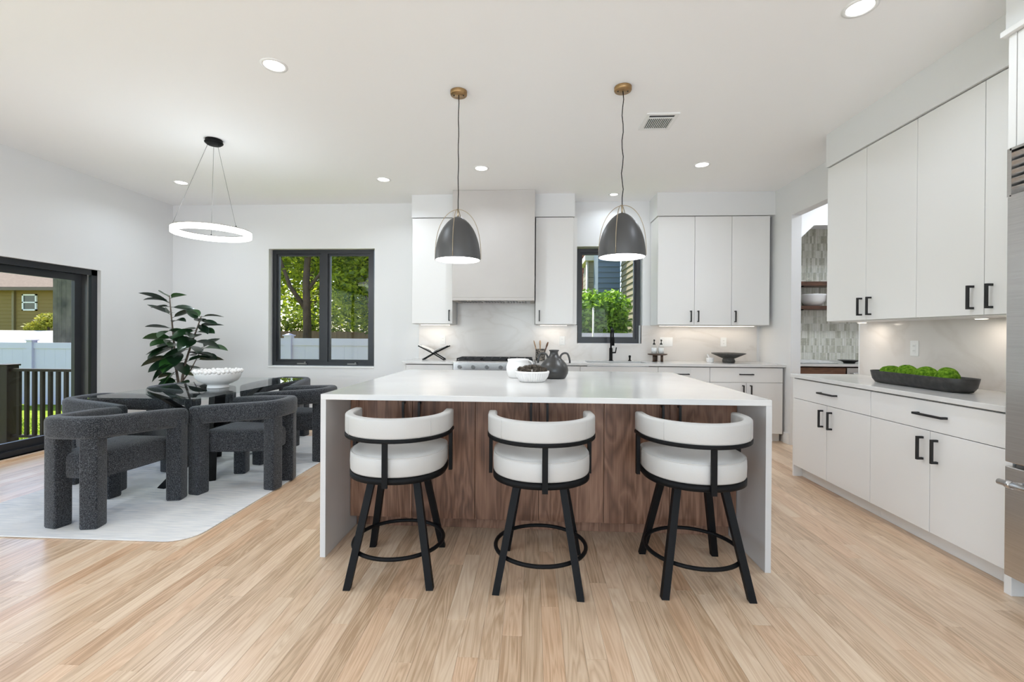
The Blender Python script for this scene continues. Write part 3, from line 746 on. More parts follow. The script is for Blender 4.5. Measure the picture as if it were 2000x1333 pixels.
def make_stool(label, loc, leg_rot, seat_rot):
    root = thing('bar_stool', label, 'bar stool', (*loc, 0), leg_rot, 'bar stools at the island')
    fx, fy, tx, zt = .203, .225, .112, .518
    for sx in (-1, 1):
        for sy in (-1, 1):
            mb = MB(); mb.tube([(sx * fx, sy * fy, .0), (sx * tx, sy * tx, zt)], .0175, square=True)
            # flat foot
            for i, v in enumerate(mb.v):
                if v[2] < .05: mb.v[i] = (v[0], v[1], 0.001)
            mb.build('leg', M['black'], root, world=False)
    mb = MB(); mb.tube(arc(.236, 0, 2 * pi, 47)[:-1], .0105, 8, closed=True); o = mb.build('footrest_ring', M['black'], root, world=False); o.location.z = .150
    mb = MB(); mb.lathe([(.001, .515), (.13, .515), (.13, .500), (.001, .500)], seg=32); mb.build('swivel_plate', M['black'], root, world=False)
    # the swivelling seat; back of the stool faces -Y
    dr_ = seat_rot - leg_rot
    def sp(mb, name, mat, **kw):
        o = mb.build(name, mat, root, world=False, **kw); o.rotation_euler.z = dr_; return o
    def dshape(k, n=56):
        pts = []
        for i in range(n):
            th = 2 * pi * i / n; c_, s_ = cos(th), sin(th); e = 2.15 if s_ < 0 else 3.6
            q = (abs(c_) ** e + abs(s_) ** e) ** (-1 / e); pts.append((k * q * c_, k * q * s_ * (1.0 if s_ < 0 else .92)))
        return pts
    def dlathe(prof):
        mb = MB(); vs = []; n = 56
        for r_, z_ in prof: vs += [(x_, y_, z_) for x_, y_ in dshape(r_, n)]
        fs = [(i * n + k, i * n + (k + 1) % n, (i + 1) * n + (k + 1) % n, (i + 1) * n + k) for i in range(len(prof) - 1) for k in range(n)]
        mb.add(vs, fs, True); return mb
    sp(dlathe([(.02, .516), (.243, .516), (.251, .520), (.251, .545), (.243, .548), (.02, .548)]), 'seat_frame', M['black'])
    seat = sp(dlathe([(.01, .549), (.238, .549), (.246, .553), (.249, .560), (.2505, .60), (.2495, .634), (.246, .643), (.238, .650), (.225, .655), (.19, .659), (.10, .662), (.001, .663)]), 'seat_cushion', M['leather'])
    mb = MB(); mb.tube([(x_, y_, .6455) for x_, y_ in dshape(.2445)], .0032, 6, closed=True); o = mb.build('piping', M['leather'], seat, world=False)
    def upath(r_, ext):
        return [(-r_ * 1.0, ext, 0), (-r_, ext * .5, 0)] + arc(r_, pi, 2 * pi, 36) + [(r_, ext * .5, 0), (r_ * 1.0, ext, 0)]
    EXT = .085
    mb = MB(); sweep_rect(mb, upath(.256, EXT), .046, .100, .012, .792); bk = sp(mb, 'back_cushion', M['leather'], bevel=.006)
    for sa in (-48, 48):
        th = radians(270 + sa); mb = MB()
        mb.tube([(.2793 * cos(th), .2793 * sin(th), .745), (.2793 * cos(th), .2793 * sin(th), .838)], .0009, 4)
        mb.build('seam', pmat('seam_thread', (.5, .49, .48), .7) if 'seam_thread' not in bpy.data.materials else bpy.data.materials['seam_thread'], bk, world=False)
    mb = MB(); sweep_rect(mb, upath(.266, EXT), .030, .018, .003, .734); sp(mb, 'back_rail', M['black'])
    for sa in (0, -90, 90):
        th = radians(270 + sa); r_ = .266
        c_, s_ = cos(th), sin(th); t_ = Vector((-s_, c_)); n_ = Vector((c_, s_))
        sh_ = Vector((0, EXT - .02 if sa else 0))
        mb = MB(); vs_ = []
        for z_ in (.508, .735):
            for (a, b) in ((-1, -1), (1, -1), (1, 1), (-1, 1)):
                p = n_ * (r_ + b * (.006 if not sa else .0095)) + t_ * (a * .0135) + sh_; vs_.append((p.x, p.y, z_))
        mb.add(vs_, [(0, 1, 5, 4), (1, 2, 6, 5), (2, 3, 7, 6), (3, 0, 4, 7), (4, 5, 6, 7), (3, 2, 1, 0)])
        p0 = n_ * .24; 
        sp(mb, 'back_post', M['black'])
    return root
make_stool('white leather swivel bar stool with black frame, leftmost of three', (-.708, 2.42), radians(3.6), radians(1))
make_stool('white leather swivel bar stool with black frame, middle of three', (.052, 2.40), radians(-4), radians(3))
make_stool('white leather swivel bar stool with black frame, rightmost of three', (.842, 2.425), 0, radians(1.5))

# ---------------------------------------------------------------- dining set
rug_b = MB()
def rrect(x0, x1, y0, y1, r, n=8):
    pts = []
    for (cx_, cy_, b) in ((x1 - r, y1 - r, 0), (x0 + r, y1 - r, 90), (x0 + r, y0 + r, 180), (x1 - r, y0 + r, 270)):
        for i in range(n + 1):
            th = radians(b + 90 * i / n); pts.append((cx_ + r * cos(th), cy_ + r * sin(th)))
    return pts
rug_b.prism(rrect(-3.84, -2.035, 2.60, 5.36, .16), .001, .009)
rg_ = rug_b.build('rug', M['rug'], bevel=.002, bseg=1); tag(rg_, 'pale grey low-pile rug below the dining table', 'rug')

def superrect(w, h, r, n=5):
    return rrect(-w / 2, w / 2, -h / 2, h / 2, r, n)
def make_chair():
    root = thing('dining_chair', 'x', 'chair', (0, 0, 0), 0, 'charcoal dining chairs around the glass table')
    # legs
    for sx in (-1, 1):
        for (lx, ly, rot) in ((.262, .245, 10), (.118, -.262, 12)):
            mb = MB(); w0, w1 = .104, .098
            sec = superrect(w0, .098, .013, 3); n = len(sec); vs = []; fs = []
            zs = (0.001, .01, .2, .42, .60)
            ca, sa = cos(radians(-sx * rot * -1)), sin(radians(-sx * rot * -1))
            for z_ in zs:
                k = .94 if z_ < .005 else 1.0
                for (a, b) in sec: vs.append((sx * lx + k * (a * ca - b * sa), ly + k * (a * sa + b * ca), z_))
            for i in range(len(zs) - 1):
                for q in range(n): fs.append((i * n + q, i * n + (q + 1) % n, (i + 1) * n + (q + 1) % n, (i + 1) * n + q))
            mb.add(vs, fs, True); mb.add([vs[q] for q in range(n)], [tuple(reversed(range(n)))])
            mb.build('leg', M['fabric'], root, world=False)
    # wrap-round back band
    right = [(.272, .298, -.018), (.262, .245, -.012), (.238, .10, 0), (.208, -.06, .008), (.182, -.18, .014), (.160, -.245, .018), (.120, -.282, .02), (.06, -.296, .02)]
    path = right + [(0, -.298, .02)] + [(-x_, y_, z_) for x_, y_, z_ in reversed(right)]
    # smooth the path
    def cr(p, i, t):
        g = lambda k: Vector(p[max(0, min(len(p) - 1, k))])
        p0, p1, p2, p3 = g(i - 1), g(i), g(i + 1), g(i + 2)
        return .5 * ((2 * p1) + (p2 - p0) * t + (2 * p0 - 5 * p1 + 4 * p2 - p3) * t * t + (3 * p1 - p0 - 3 * p2 + p3) * t ** 3)
    fine = [tuple(cr(path, i, q / 4)) for i in range(len(path) - 1) for q in range(4)] + [path[-1]]
    mb = MB(); sweep_rect(mb, fine, .094, .140, .032, .618); mb.build('back_band', M['fabric'], root, world=False, bevel=.012, bseg=2)
    # seat cushion
    out = []
    outline = [(.212, .285), (.205, .20), (.185, 0), (.150, -.22), (.10, -.265), (-.10, -.265), (-.150, -.22), (-.185, 0), (-.205, .20), (-.212, .285)]
    n = len(outline); mb = MB()
    lay = [(.300, .92), (.312, .98), (.335, 1.0), (.415, 1.0), (.445, .985), (.462, .93), (.474, .75), (.480, .4), (.481, .02)]
    vs = []
    for (z_, k) in lay:
        for (a, b) in outline: vs.append((a * k, .01 + (b - .01) * k, z_))
    fs = []
    for i in range(len(lay) - 1):
        for q in range(n): fs.append((i * n + q, i * n + (q + 1) % n, (i + 1) * n + (q + 1) % n, (i + 1) * n + q))
    fs.append(tuple(range(n)))
    mb.add(vs, fs, True); mb.build('seat', M['fabric'], root, world=False)
    return root
ch0 = make_chair()
TX, TY = -2.905, 4.04
spots = [((-2.905, 3.02), 0, 'charcoal dining chair at near end of glass table, back towards viewer'),
         ((-2.325, 3.655), 90, 'charcoal dining chair on island side of table, nearer of the two'),
         ((-2.325, 4.455), 90, 'charcoal dining chair on island side of table, farther of the two'),
         ((-3.485, 3.655), -90, 'charcoal dining chair on patio door side of table, nearer of the two'),
         ((-3.485, 4.455), -90, 'charcoal dining chair on patio door side of table, farther of the two'),
         ((-2.88, 5.12), 180, 'charcoal dining chair at far end of glass table below the window')]
for i, (p, a, lb) in enumerate(spots):
    o = ch0 if i == 0 else copy_tree(ch0)
    o.location = (p[0], p[1], .009); o.rotation_euler.z = radians(a); o['label'] = lb

tb = thing('dining_table', 'rectangular glass dining table on crossed black legs', 'table', (TX, TY, .009))
mb = MB(); mb.prism(rrect(-3.36, -2.445, 3.235, 4.85, .07), .748, .760); mb.build('glass_top', M['tableglass'], tb)
for (fx, fy, tx_, ty_) in ((-.03, -.56, .20, .42), (.05, .56, -.22, -.42), (.22, -.36, -.24, .32), (-.24, .36, .26, -.30)):
    mb = MB()
    a = Vector((TX + fx, TY + fy, .0095)); b = Vector((TX + tx_, TY + ty_, .747))
    d = (b - a); s_ = Vector((-d.y, d.x, 0)).normalized() * .04; t_ = Vector((d.x, d.y, 0)).normalized() * .022
    vs = [a - s_ - t_, a + s_ - t_, a + s_ + t_, a - s_ + t_, b - s_ - t_, b + s_ - t_, b + s_ + t_, b - s_ + t_]
    mb.add(vs, [(0, 3, 2, 1), (4, 5, 6, 7), (0, 1, 5, 4), (1, 2, 6, 5), (2, 3, 7, 6), (3, 0, 4, 7)])
    mb.build('leg', M['black'], tb, bevel=.006)

# pedestal bowl on the table
bw = thing('pedestal_bowl', 'white footed bowl with beaded rim on the glass table', 'bowl', (-2.80, 3.93, .760))
bc = (-2.80, 3.93, .7605)
mb = MB(); mb.lathe([(.001, .0), (.085, .0), (.087, .004), (.084, .014), (.082, .026), (.092, .034), (.115, .042), (.152, .062), (.175, .092), (.184, .125), (.186, .140),
                     (.177, .140), (.174, .118), (.16, .088), (.13, .066), (.09, .052), (.001, .048)], bc, 48); mb.build('bowl_body', M['ceramic'], bw)
mb = MB()
for k in range(34):
    th = 2 * pi * k / 34
    mb.sphere((bc[0] + .181 * cos(th), bc[1] + .181 * sin(th), bc[2] + .147 + .004 * sin(k * 2.1)), .0165, 8, 6)
for k in range(150):
    r_ = .155 * math.sqrt(rnd.random()); th = rnd.uniform(0, 2 * pi)
    mb.sphere((bc[0] + r_ * cos(th), bc[1] + r_ * sin(th), bc[2] + .13 + rnd.uniform(0, .035) * (1 - r_ / .22)), .015, 8, 6)
o = mb.build('beads', M['ceramicm'], bw); o['kind'] = 'stuff'

# rubber plant
PX, PY = -4.22, 5.25
pl = thing('rubber_plant', 'tall rubber plant with dark glossy leaves in the room corner', 'plant', (PX, PY, 0))
M['leafd'] = leaf_mat('rubber_leaf', (.008, .020, .015), (.034, .11, .022), .12, .28)
M['bark'] = pmat('bark', (.12, .09, .07), .8, noise=((.2, .16, .13), 30, .3, .7))
M['pot'] = pmat('dark_pot', (.03, .03, .032), .6)
mb = MB(); mb.lathe([(.001, .0), (.14, .0), (.155, .02), (.19, .30), (.195, .34), (.18, .34), (.175, .31), (.001, .30)], (PX, PY, .001), 36); mb.build('pot', M['pot'], pl)
mb = MB(); mb.disc(.176, (PX, PY, .315), 24); mb.build('soil', pmat('soil', (.03, .02, .014), .95), pl)
PZ = lambda pts: [(PX + (x_ - PX) * .92, y_, z_ if z_ < .6 else .6 + (z_ - .6) * .91) for x_, y_, z_ in pts]
stems = {'a': [(PX, PY, .31), (PX - .01, PY, .62), (PX - .06, PY, .90), (PX - .085, PY, 1.25), (PX - .11, PY - .01, 1.55), (PX - .125, PY - .02, 1.80)],
         'b': [(PX + .01, PY, .31), (PX + .02, PY, .62), (PX + .08, PY - .01, .90), (PX + .17, PY - .02, 1.15), (PX + .27, PY - .03, 1.40), (PX + .315, PY - .03, 1.53)],
         'c': [(PX + .03, PY, .66), (PX + .11, PY + .05, .82), (PX + .17, PY + .08, .98), (PX + .22, PY + .1, 1.12)]}
for k in stems: stems[k] = PZ(stems[k])
for k, pts in stems.items():
    n = len(pts); mb = MB(); mb.tube(pts, [(.018 if k != 'c' else .009) * (1 - .72 * i / (n - 1)) for i in range(n)], 8); mb.build('stem', M['bark'], pl)
def leaf_mesh(L, W, curl, fold):
    mb = MB(); n = 7; rows = []
    for i in range(n + 1):
        t = i / n; w = W * (sin(pi * min(1, t * .97 + .03)) ** .75) * (1.0 - .25 * t) if 0 < i < n else .002
        x_ = .03 + L * t; zc = curl * (t ** 2) * L
        rows.append([(x_, -w / 2, zc + fold * w), (x_, 0, zc), (x_, w / 2, zc + fold * w)])
    vs = [p for r_ in rows for p in r_]; fs = []
    for i in range(n):
        for q in range(2): fs.append((i * 3 + q, (i + 1) * 3 + q, (i + 1) * 3 + q + 1, i * 3 + q + 1))
    mb.add(vs, fs, True, 0)
    mb.tube([(0, 0, -.002), (.035, 0, 0)], .003, 5)
    return mb
def pt_on(pts, t):
    f = t * (len(pts) - 1); i = min(int(f), len(pts) - 2); return Vector(pts[i]).lerp(Vector(pts[i + 1]), f - i)
# (stem, position on stem, azimuth deg (0=right,90=away), elevation, length, width, tone)
leaves = [('a', .985, 165, 18, .17, .07, .9), ('a', .97, -15, 8, .24, .075, .85), ('a', .93, 190, 14, .25, .08, .1), ('a', .92, 215, 22, .27, .09, .05), ('a', .88, 10, -4, .26, .08, .2),
          ('a', .885, 250, -5, .18, .08, .1), ('a', .82, 300, 4, .16, .08, .15), ('a', .80, 175, 18, .30, .08, .1), ('a', .77, 20, 22, .22, .085, .2), ('a', .73, -30, 12, .27, .08, .15),
          ('a', .68, 178, 3, .31, .075, .1), ('a', .66, 280, -6, .26, .1, .6), ('a', .64, -10, 4, .30, .1, .35), ('a', .60, 200, -4, .27, .11, .6), ('a', .58, 262, -14, .26, .13, .7),
          ('a', .56, 300, -8, .28, .12, .8), ('a', .55, 225, -28, .25, .11, .3), ('a', .50, 170, 14, .22, .1, .15), ('a', .47, 275, -40, .24, .12, .9), ('a', .45, 205, -14, .30, .12, .2),
          ('a', .42, 335, -30, .26, .11, .25), ('a', .40, 235, -34, .26, .14, .25), ('a', .37, 20, -6, .22, .08, .2), ('a', .34, 262, -48, .22, .12, .85), ('a', .31, 190, -18, .18, .08, .2),
          ('a', .22, 200, 10, .17, .07, .9), ('a', .52, 255, -22, .28, .13, .3), ('a', .49, 310, -20, .28, .12, .2), ('a', .44, 245, -30, .27, .12, .15), ('a', .62, 320, -8, .26, .1, .25), ('b', .72, 300, -14, .28, .11, .2), ('b', .58, 275, -22, .26, .12, .15), ('b', .46, 250, -26, .26, .12, .3), ('a', .26, 245, -20, .2, .09, .2), ('b', .24, 320, -12, .2, .08, .25), ('b', .30, 5, -4, .22, .07, .7),
          ('b', .985, 8, 8, .22, .05, .2), ('b', .97, 160, 30, .20, .07, .8), ('b', .93, -12, -14, .23, .06, .15), ('b', .90, 200, 40, .15, .08, .2), ('b', .88, 310, 6, .26, .085, .1),
          ('b', .84, -35, -18, .26, .07, .1), ('b', .80, 5, 2, .26, .09, .15), ('b', .76, 240, -20, .24, .11, .3), ('b', .74, -20, -6, .30, .1, .3), ('b', .70, 190, 8, .25, .1, .35),
          ('b', .68, 280, -20, .26, .12, .25), ('b', .64, 0, -10, .30, .1, .15), ('b', .60, 320, -12, .28, .12, .2), ('b', .56, 215, -18, .26, .12, .25), ('b', .52, -15, -6, .34, .12, .15),
          ('b', .42, 15, 20, .25, .07, .2), ('c', .95, -5, 4, .30, .11, .75), ('c', .85, 300, -10, .26, .1, .2), ('c', .75, -20, -12, .30, .1, .1), ('c', .6, 40, 8, .24, .09, .15), ('c', .98, 80, 20, .24, .09, .1)]
for (s_, t_, az, el, L, W_, tn) in leaves:
    L *= 1.06
    mb = leaf_mesh(L, W_ * 1.65, rnd.uniform(-.25, .1), rnd.uniform(.08, .3)); mb.tone = [tn] * len(mb.f)
    Rm = Matrix.Rotation(radians(az), 3, 'Z') @ Matrix.Rotation(-radians(el), 3, 'Y') @ Matrix.Rotation(radians(rnd.uniform(-35, 35)), 3, 'X')
    p = pt_on(stems[s_], t_)
    mb.v = [tuple(Rm @ Vector(v) + p) for v in mb.v]
    mb.build('leaf', M['leafd'], pl, tones=True)

# ---------------------------------------------------------------- lamps
def light(kind, name, loc, energy, parent, size=.1, color=(.81, .90, 1.0), spread=None, direction=None):
    d = bpy.data.lights.new(name, kind); d.energy = energy; d.color = color
    if kind == 'AREA':
        d.shape = 'DISK' if not isinstance(size, tuple) else 'RECTANGLE'
        if isinstance(size, tuple): d.size, d.size_y = size
        else: d.size = size
        if spread: d.spread = spread
    else: d.shadow_soft_size = size
    o = bpy.data.objects.new(name, d); C.objects.link(o); o.parent = parent; o.location = loc
    return o
DLS = [(-1.711, 2.925, 'recessed ceiling light nearest the viewer on the left'), (1.749, 2.544, 'recessed ceiling light cut by the top edge on the right'),
       (-4.146, 5.17, 'recessed ceiling light in the corner left of the ring pendant'), (-1.712, 5.147, 'recessed ceiling light above the garden window'),
       (-.549, 4.834, 'recessed ceiling light in front of the range hood'), (1.747, 4.814, 'recessed ceiling light in front of the right back cabinets'),
       (1.02, 5.793, 'small recessed ceiling light above the sink window')]
DLS += [(-1.71, .4, None), (1.75, .4, None), (-4.1, 2.6, None), (-1.71, -1.9, None), (1.75, -1.9, None), (-4.1, 0, None)]  # extra downlights added out of view for more room light
for i, (x_, y_, lb) in enumerate(DLS):
    r_ = .062 if i != 6 else .045
    o = thing('recessed_light', lb or 'recessed ceiling light added out of view for room light', 'ceiling light', (x_, y_, ZC), 0, 'recessed ceiling lights')
    mb = MB(); mb.lathe([(r_, -.001), (r_ + .004, -.006), (r_ + .022, -.003), (r_ + .022, -.0005)], (x_, y_, ZC), 32); mb.build('trim_ring', M['trim'], o)
    mb = MB(); mb.disc(r_, (x_, y_, ZC - .002), 32, True); mb.build('lens', M['lamp'], o)
    light('AREA', 'lamp', (0, 0, -.012), 5.0 if i != 6 else 1.8, o, r_ * 1.9, spread=radians(150))

def pendant(label, x_, y_, zrim, tilt, cord_wave):
    o = thing('pendant_lamp', label, 'pendant lamp', (x_, y_, ZC), 0, 'dome pendants over the island')
    mb = MB(); mb.lathe([(.001, -.028), (.058, -.028), (.061, -.022), (.061, -.0005)], (x_, y_, ZC), 32); cn = mb.build('canopy', M['brass'], o)
    for q in (-.035, .035): MB().sphere((x_ + q, y_, ZC - .029), .005, 8, 6).build('screw', M['iron'], cn)
    zt = zrim + .318
    pts = [(x_ + cord_wave * .006 * sin(k * 1.7), y_ + cord_wave * .004 * cos(k * 1.3), ZC - .028 - (ZC - .028 - zt - .05) * k / 14) for k in range(15)]
    pts[0] = (x_, y_, ZC - .028); pts[-1] = (x_, y_, zt + .05)
    mb = MB(); mb.tube(pts, .0032, 6); mb.build('cord', M['black'], o)
    mb = MB(); mb.tube([(x_, y_, zt - .01), (x_, y_, zt + .056)], .0065, 10); mb.build('stem', M['brasspale'], o)
    prof = []
    H = .318
    for k in range(15):
        t = (k / 14) ** 1.9; prof.append((max(.001, .165 * (1 - (1 - t) ** 2.2) ** .60), H * (1 - t)))
    inner = [(r_ - .004 if r_ > .006 else .001, max(0, z_ - .004)) for r_, z_ in reversed(prof)]
    mb = MB(); mb.lathe([(r_, z_) for r_, z_ in reversed(prof)], (x_, y_, zrim), 48); sh = mb.build('shade', M['shade'], o)
    mb = MB(); mb.lathe([(a, b) for a, b in reversed(inner)], (x_, y_, zrim), 48); mb.build('shade_lining', M['ceramic'], sh)
    mb = MB(); mb.disc(.158, (x_, y_, zrim + .010), 40, True); mb.build('diffuser', M['lamp'], o)
    for az in (tilt, tilt + 90):
        ca, sa = cos(radians(az)), sin(radians(az)); pts = []
        for k in range(33):
            u = -1 + 2 * k / 32; th = u * pi / 2
            r_ = .170 * sin(th); z_ = zrim + .005 + (H + .047) * (cos(th) ** .78 if cos(th) > 1e-6 else 0)
            pts.append((x_ + ca * r_, y_ + sa * r_, z_))
        mb = MB(); mb.tube(pts, .0026, 6); mb.build('brass_hoop', M['brasspale'], o)
    light('AREA', 'lamp', (0, 0, zrim - ZC + .004), 1.6, o, .29)
    return o
pendant('graphite dome pendant with brass hoops, left one over the island', -.543, 3.30, 1.792, -3, 0.3)
pendant('graphite dome pendant with brass hoops, right one by the sink window', .638, 3.29, 1.808, -25, 1.0)

rp = thing('ring_pendant', 'glowing white ring pendant hung over the dining table', 'pendant lamp', (-2.925, 4.035, ZC))
cx_, cy_, zr = -2.935, 4.035, 2.168
mb = MB(); mb.lathe([(.001, -.045), (.060, -.045), (.064, -.04), (.064, -.034), (.074, -.033), (.076, -.026), (.070, -.02), (.070, -.0005)], (-2.925, cy_, ZC), 36); mb.build('canopy', M['black'], rp)
R0, R1 = .285, .318
mb = MB(); mb.lathe([(R0, -.024), (R1, -.024), (R1, .020), (R0, .020), (R0, -.024)], (cx_, cy_, zr), 64)
for i in range(len(mb.sm)): mb.sm[i] = True
mb.build('light_ring', pmat('ring_glow', (.9, .9, .9), .5, emit=(1, .99, .97), es=7), rp)
mb = MB(); mb.lathe([(R0 - .001, .0205), (R1 + .001, .0205), (R1 + .001, .028), (R0 - .001, .028), (R0 - .001, .0205)], (cx_, cy_, zr), 64); mb.build('metal_ring', M['steel'], rp)
for az in (-18, 128, 222):
    ca, sa = cos(radians(az)), sin(radians(az)); rm = (R0 + R1) / 2
    mb = MB(); mb.tube([(cx_ + rm * ca, cy_ + rm * sa, zr + .027), (-2.925 + .045 * ca, cy_ + .045 * sa, ZC - .044)], .0016, 5); mb.build('wire', M['darksteel'], rp)
    mb = MB(); mb.tube([(cx_ + rm * ca, cy_ + rm * sa, zr + .026), (cx_ + rm * ca, cy_ + rm * sa, zr + .040)], .005, 8); mb.build('wire_clip', M['iron'], rp)
light('POINT', 'lamp', (0, 0, zr - ZC + .0), 8, rp, .2)

# under-cabinet lights
UC = [((-1.27, 5.95), .40, 'X', 'slim light bar beneath the cabinet left of the hood'), ((.28, 5.95), .36, 'X', 'slim light bar beneath the narrow cabinet by the hood'),
      ((2.23, 5.95), 1.2, 'X', 'slim light bar beneath the cabinets right of the sink')]
for (p, L, ax, lb) in UC:
    o = thing('light_bar', lb, 'under-cabinet light', (*p, ZB - .004))
    B(p[0] - L / 2, p[0] + L / 2, p[1] - .012, p[1] + .012, ZB - .012, ZB - .0035).build('housing', M['trim'], o)
    B(p[0] - L / 2 + .01, p[0] + L / 2 - .01, p[1] - .009, p[1] + .009, ZB - .0135, ZB - .0122).build('lens', M['lampw'], o)
    light('AREA', 'lamp', (0, 0, -.012), 0.55 * L + .09, o, (L - .03, .018), color=(1, .88, .74))
for (y_, lb) in ((4.02, 'round puck light beneath right cabinets nearest the pantry'), (2.99, 'round puck light beneath right cabinets nearest the refrigerator')):
    o = thing('puck_light', lb, 'under-cabinet light', (2.80, y_, ZB - .004))
    mb = MB(); mb.lathe([(.001, -.010), (.034, -.010), (.036, 0)], (2.80, y_, ZB - .0035), 24); mb.build('housing', M['trim'], o)
    mb = MB(); mb.disc(.03, (2.80, y_, ZB - .0145), 24, True); mb.build('lens', M['lampw'], o)
    light('AREA', 'lamp', (0, 0, -.014), .38, o, .055, color=(1, .90, .78))

# ceiling vent
vt = thing('ceiling_vent', 'white rectangular ceiling air vent with dark slots', 'vent', (1.03, 3.83, ZC))
vx0, vx1, vy0, vy1 = .905, 1.165, 3.68, 3.975
mb = MB(); f_ = .03
mb.box(vx0, vx1, vy0, vy0 + f_, ZC - .008, ZC - .0005); mb.box(vx0, vx1, vy1 - f_, vy1, ZC - .008, ZC - .0005)
mb.box(vx0, vx0 + f_, vy0 + f_, vy1 - f_, ZC - .008, ZC - .0005); mb.box(vx1 - f_, vx1, vy0 + f_, vy1 - f_, ZC - .008, ZC - .0005)
mb.build('frame', M['trim'], vt)
B(vx0 + f_, vx1 - f_, vy0 + f_, vy1 - f_, ZC - .0025, ZC - .0005).build('duct_back', M['iron'], vt)
for k in range(13):
    x_ = vx0 + f_ + .004 + k * (vx1 - vx0 - 2 * f_ - .008) / 12.3
    B(x_, x_ + .005, vy0 + .085, vy1 - f_, ZC - .008, ZC - .0026).build('slat', M['trim'], vt)
B(vx0 + f_, vx1 - f_, vy0 + .068, vy0 + .084, ZC - .008, ZC - .0026).build('divider', M['trim'], vt)

# ---------------------------------------------------------------- wall plates
def plate(name, label, fc, u, z, w=.075, h=.118, gang=1, cat='outlet'):
    o = thing(name, label, cat, fc.p(u, 0, z))
    mb = MB(); fc.box(mb, u - w / 2, u + w / 2, .0004, .006, z - h / 2, z + h / 2); mb.build('plate', M['plate'], o, bevel=.002)
    for k in range(gang):
        uu = u + (k - (gang - 1) / 2) * .046
        mb = MB(); fc.box(mb, uu - .0165, uu + .0165, .0062, .0085, z - .034, z + .034); ins = mb.build('insert', M['plate'], o, bevel=.001, bseg=1)
        if name == 'outlet':
            for dz in (-.019, .019):
                mb = MB(); fc.box(mb, uu - .008, uu - .005, .0086, .0091, z + dz - .006, z + dz + .006); fc.box(mb, uu + .005, uu + .008, .0086, .0091, z + dz - .006, z + dz + .006)
                mb.build('socket', M['slot'], ins)
FP = Face('Y', by0); FPR = Face('X', 2.947)
plate('outlet', 'white outlet on backsplash above the cookbook stand', FP, -1.197, 1.168)
plate('outlet', 'white outlet on backsplash above the wooden utensils', FP, .403, 1.172)
plate('light_switch', 'white triple light switch behind the soap bottles', FP, 1.765, 1.165, w=.165, gang=3, cat='switch')
plate('outlet', 'white outlet on backsplash above the dark footed bowl', FP, 2.50, 1.167)
plate('outlet', 'white outlet on right backsplash above the moss tray', FPR, 3.665, 1.164)

# ---------------------------------------------------------------- things on the counters
CT = .9145
# cookbook on crossed stand
cx_, cy_ = -1.268, 5.87
st = thing('cookbook_stand', 'black crossed metal cookbook stand left of the cooktop', 'stand', (cx_, cy_, CT))
for sy in (-.07, .07):
    for s_ in (-1, 1):
        mb = MB(); mb.tube([(cx_ + s_ * .135, cy_ + sy, CT + .006), (cx_, cy_ + sy, CT + .085), (cx_ - s_ * .195, cy_ + sy, CT + .182)], .007, square=True); mb.build('cross_bar', M['black'], st)
for s_ in (-1, 1):
    B(cx_ + s_ * .135 - .006, cx_ + s_ * .135 + .006, cy_ - .07, cy_ + .07, CT + .001, CT + .012).build('foot_bar', M['black'], st)
bk = thing('open_cookbook', 'open book resting in the crossed black stand', 'book', (cx_, cy_, CT + .1))
for s_ in (-1, 1):
    mb = MB(); pts = []
    for k in range(9):
        t = k / 8; pts.append((cx_ + s_ * (.004 + .165 * t), CT + .104 + .082 * t + .014 * sin(pi * t ** .5)))
    vs = []
    for (a, z_) in pts: vs += [(a, cy_ - .095, z_), (a, cy_ + .095, z_), (a, cy_ - .095, z_ - .007), (a, cy_ + .095, z_ - .007)]
    fs = []
    for k in range(8):
        i = k * 4; fs += [(i, i + 1, i + 5, i + 4), (i + 2, i + 6, i + 7, i + 3), (i, i + 4, i + 6, i + 2), (i + 1, i + 3, i + 7, i + 5)]
    fs += [(0, 2, 3, 1), (32, 33, 35, 34)]
    mb.add(vs, fs, False); mb.build('pages', M['page'], bk)

# utensil crock
ux, uy = .112, 5.90
M['crock'] = pmat('speckled_crock', (.02, .018, .016), .5, noise=((.28, .24, .20), (45, 45, 70), .48, .56))
cr_ = thing('utensil_crock', 'dark speckled utensil crock behind the charcoal vase', 'crock', (ux, uy, CT))
mb = MB(); mb.lathe([(.001, 0), (.058, 0), (.062, .006), (.062, .15), (.055, .15), (.054, .012), (.001, .010)], (ux, uy, CT), 32); mb.build('crock_body', M['crock'], cr_)
for (lb, dx, dy, ex, ez, kind) in (('light wooden spatula leaning left in the crock', -.022, -.004, -.082, .245, 'spat'), ('round wooden spoon standing upright in the crock', .0, .026, -.004, .252, 'spoon'),
                                   ('reddish wooden spoon leaning right in the crock', .024, -.006, .095, .232, 'dark')):
    a = Vector((ux + dx, uy + dy, CT + .014)); b = Vector((ux + ex, uy + dy, CT + ez))
    o = thing('wooden_spoon' if kind != 'spat' else 'wooden_spatula', lb, 'utensil', a, 0, 'wooden utensils in the crock')
    mt = M['spoon'] if kind != 'dark' else M['shelfwood']
    n_ = a.lerp(b, .76)
    mb = MB(); mb.tube([a, n_], .0075, 8); mb.build('shaft', mt, o)
    d = (b - a).normalized(); q = d.to_track_quat('Z', 'Y').to_matrix()
    mb = MB()
    if kind == 'spat': mb.sphere((0, 0, 0), 1, 12, 8, (.024, .008, .048))
    else: mb.sphere((0, 0, 0), 1, 12, 8, (.030, .012, .042))
    mb.v = [tuple(q @ Vector(v) + b - d * .03) for v in mb.v]; mb.build('head', mt, o)

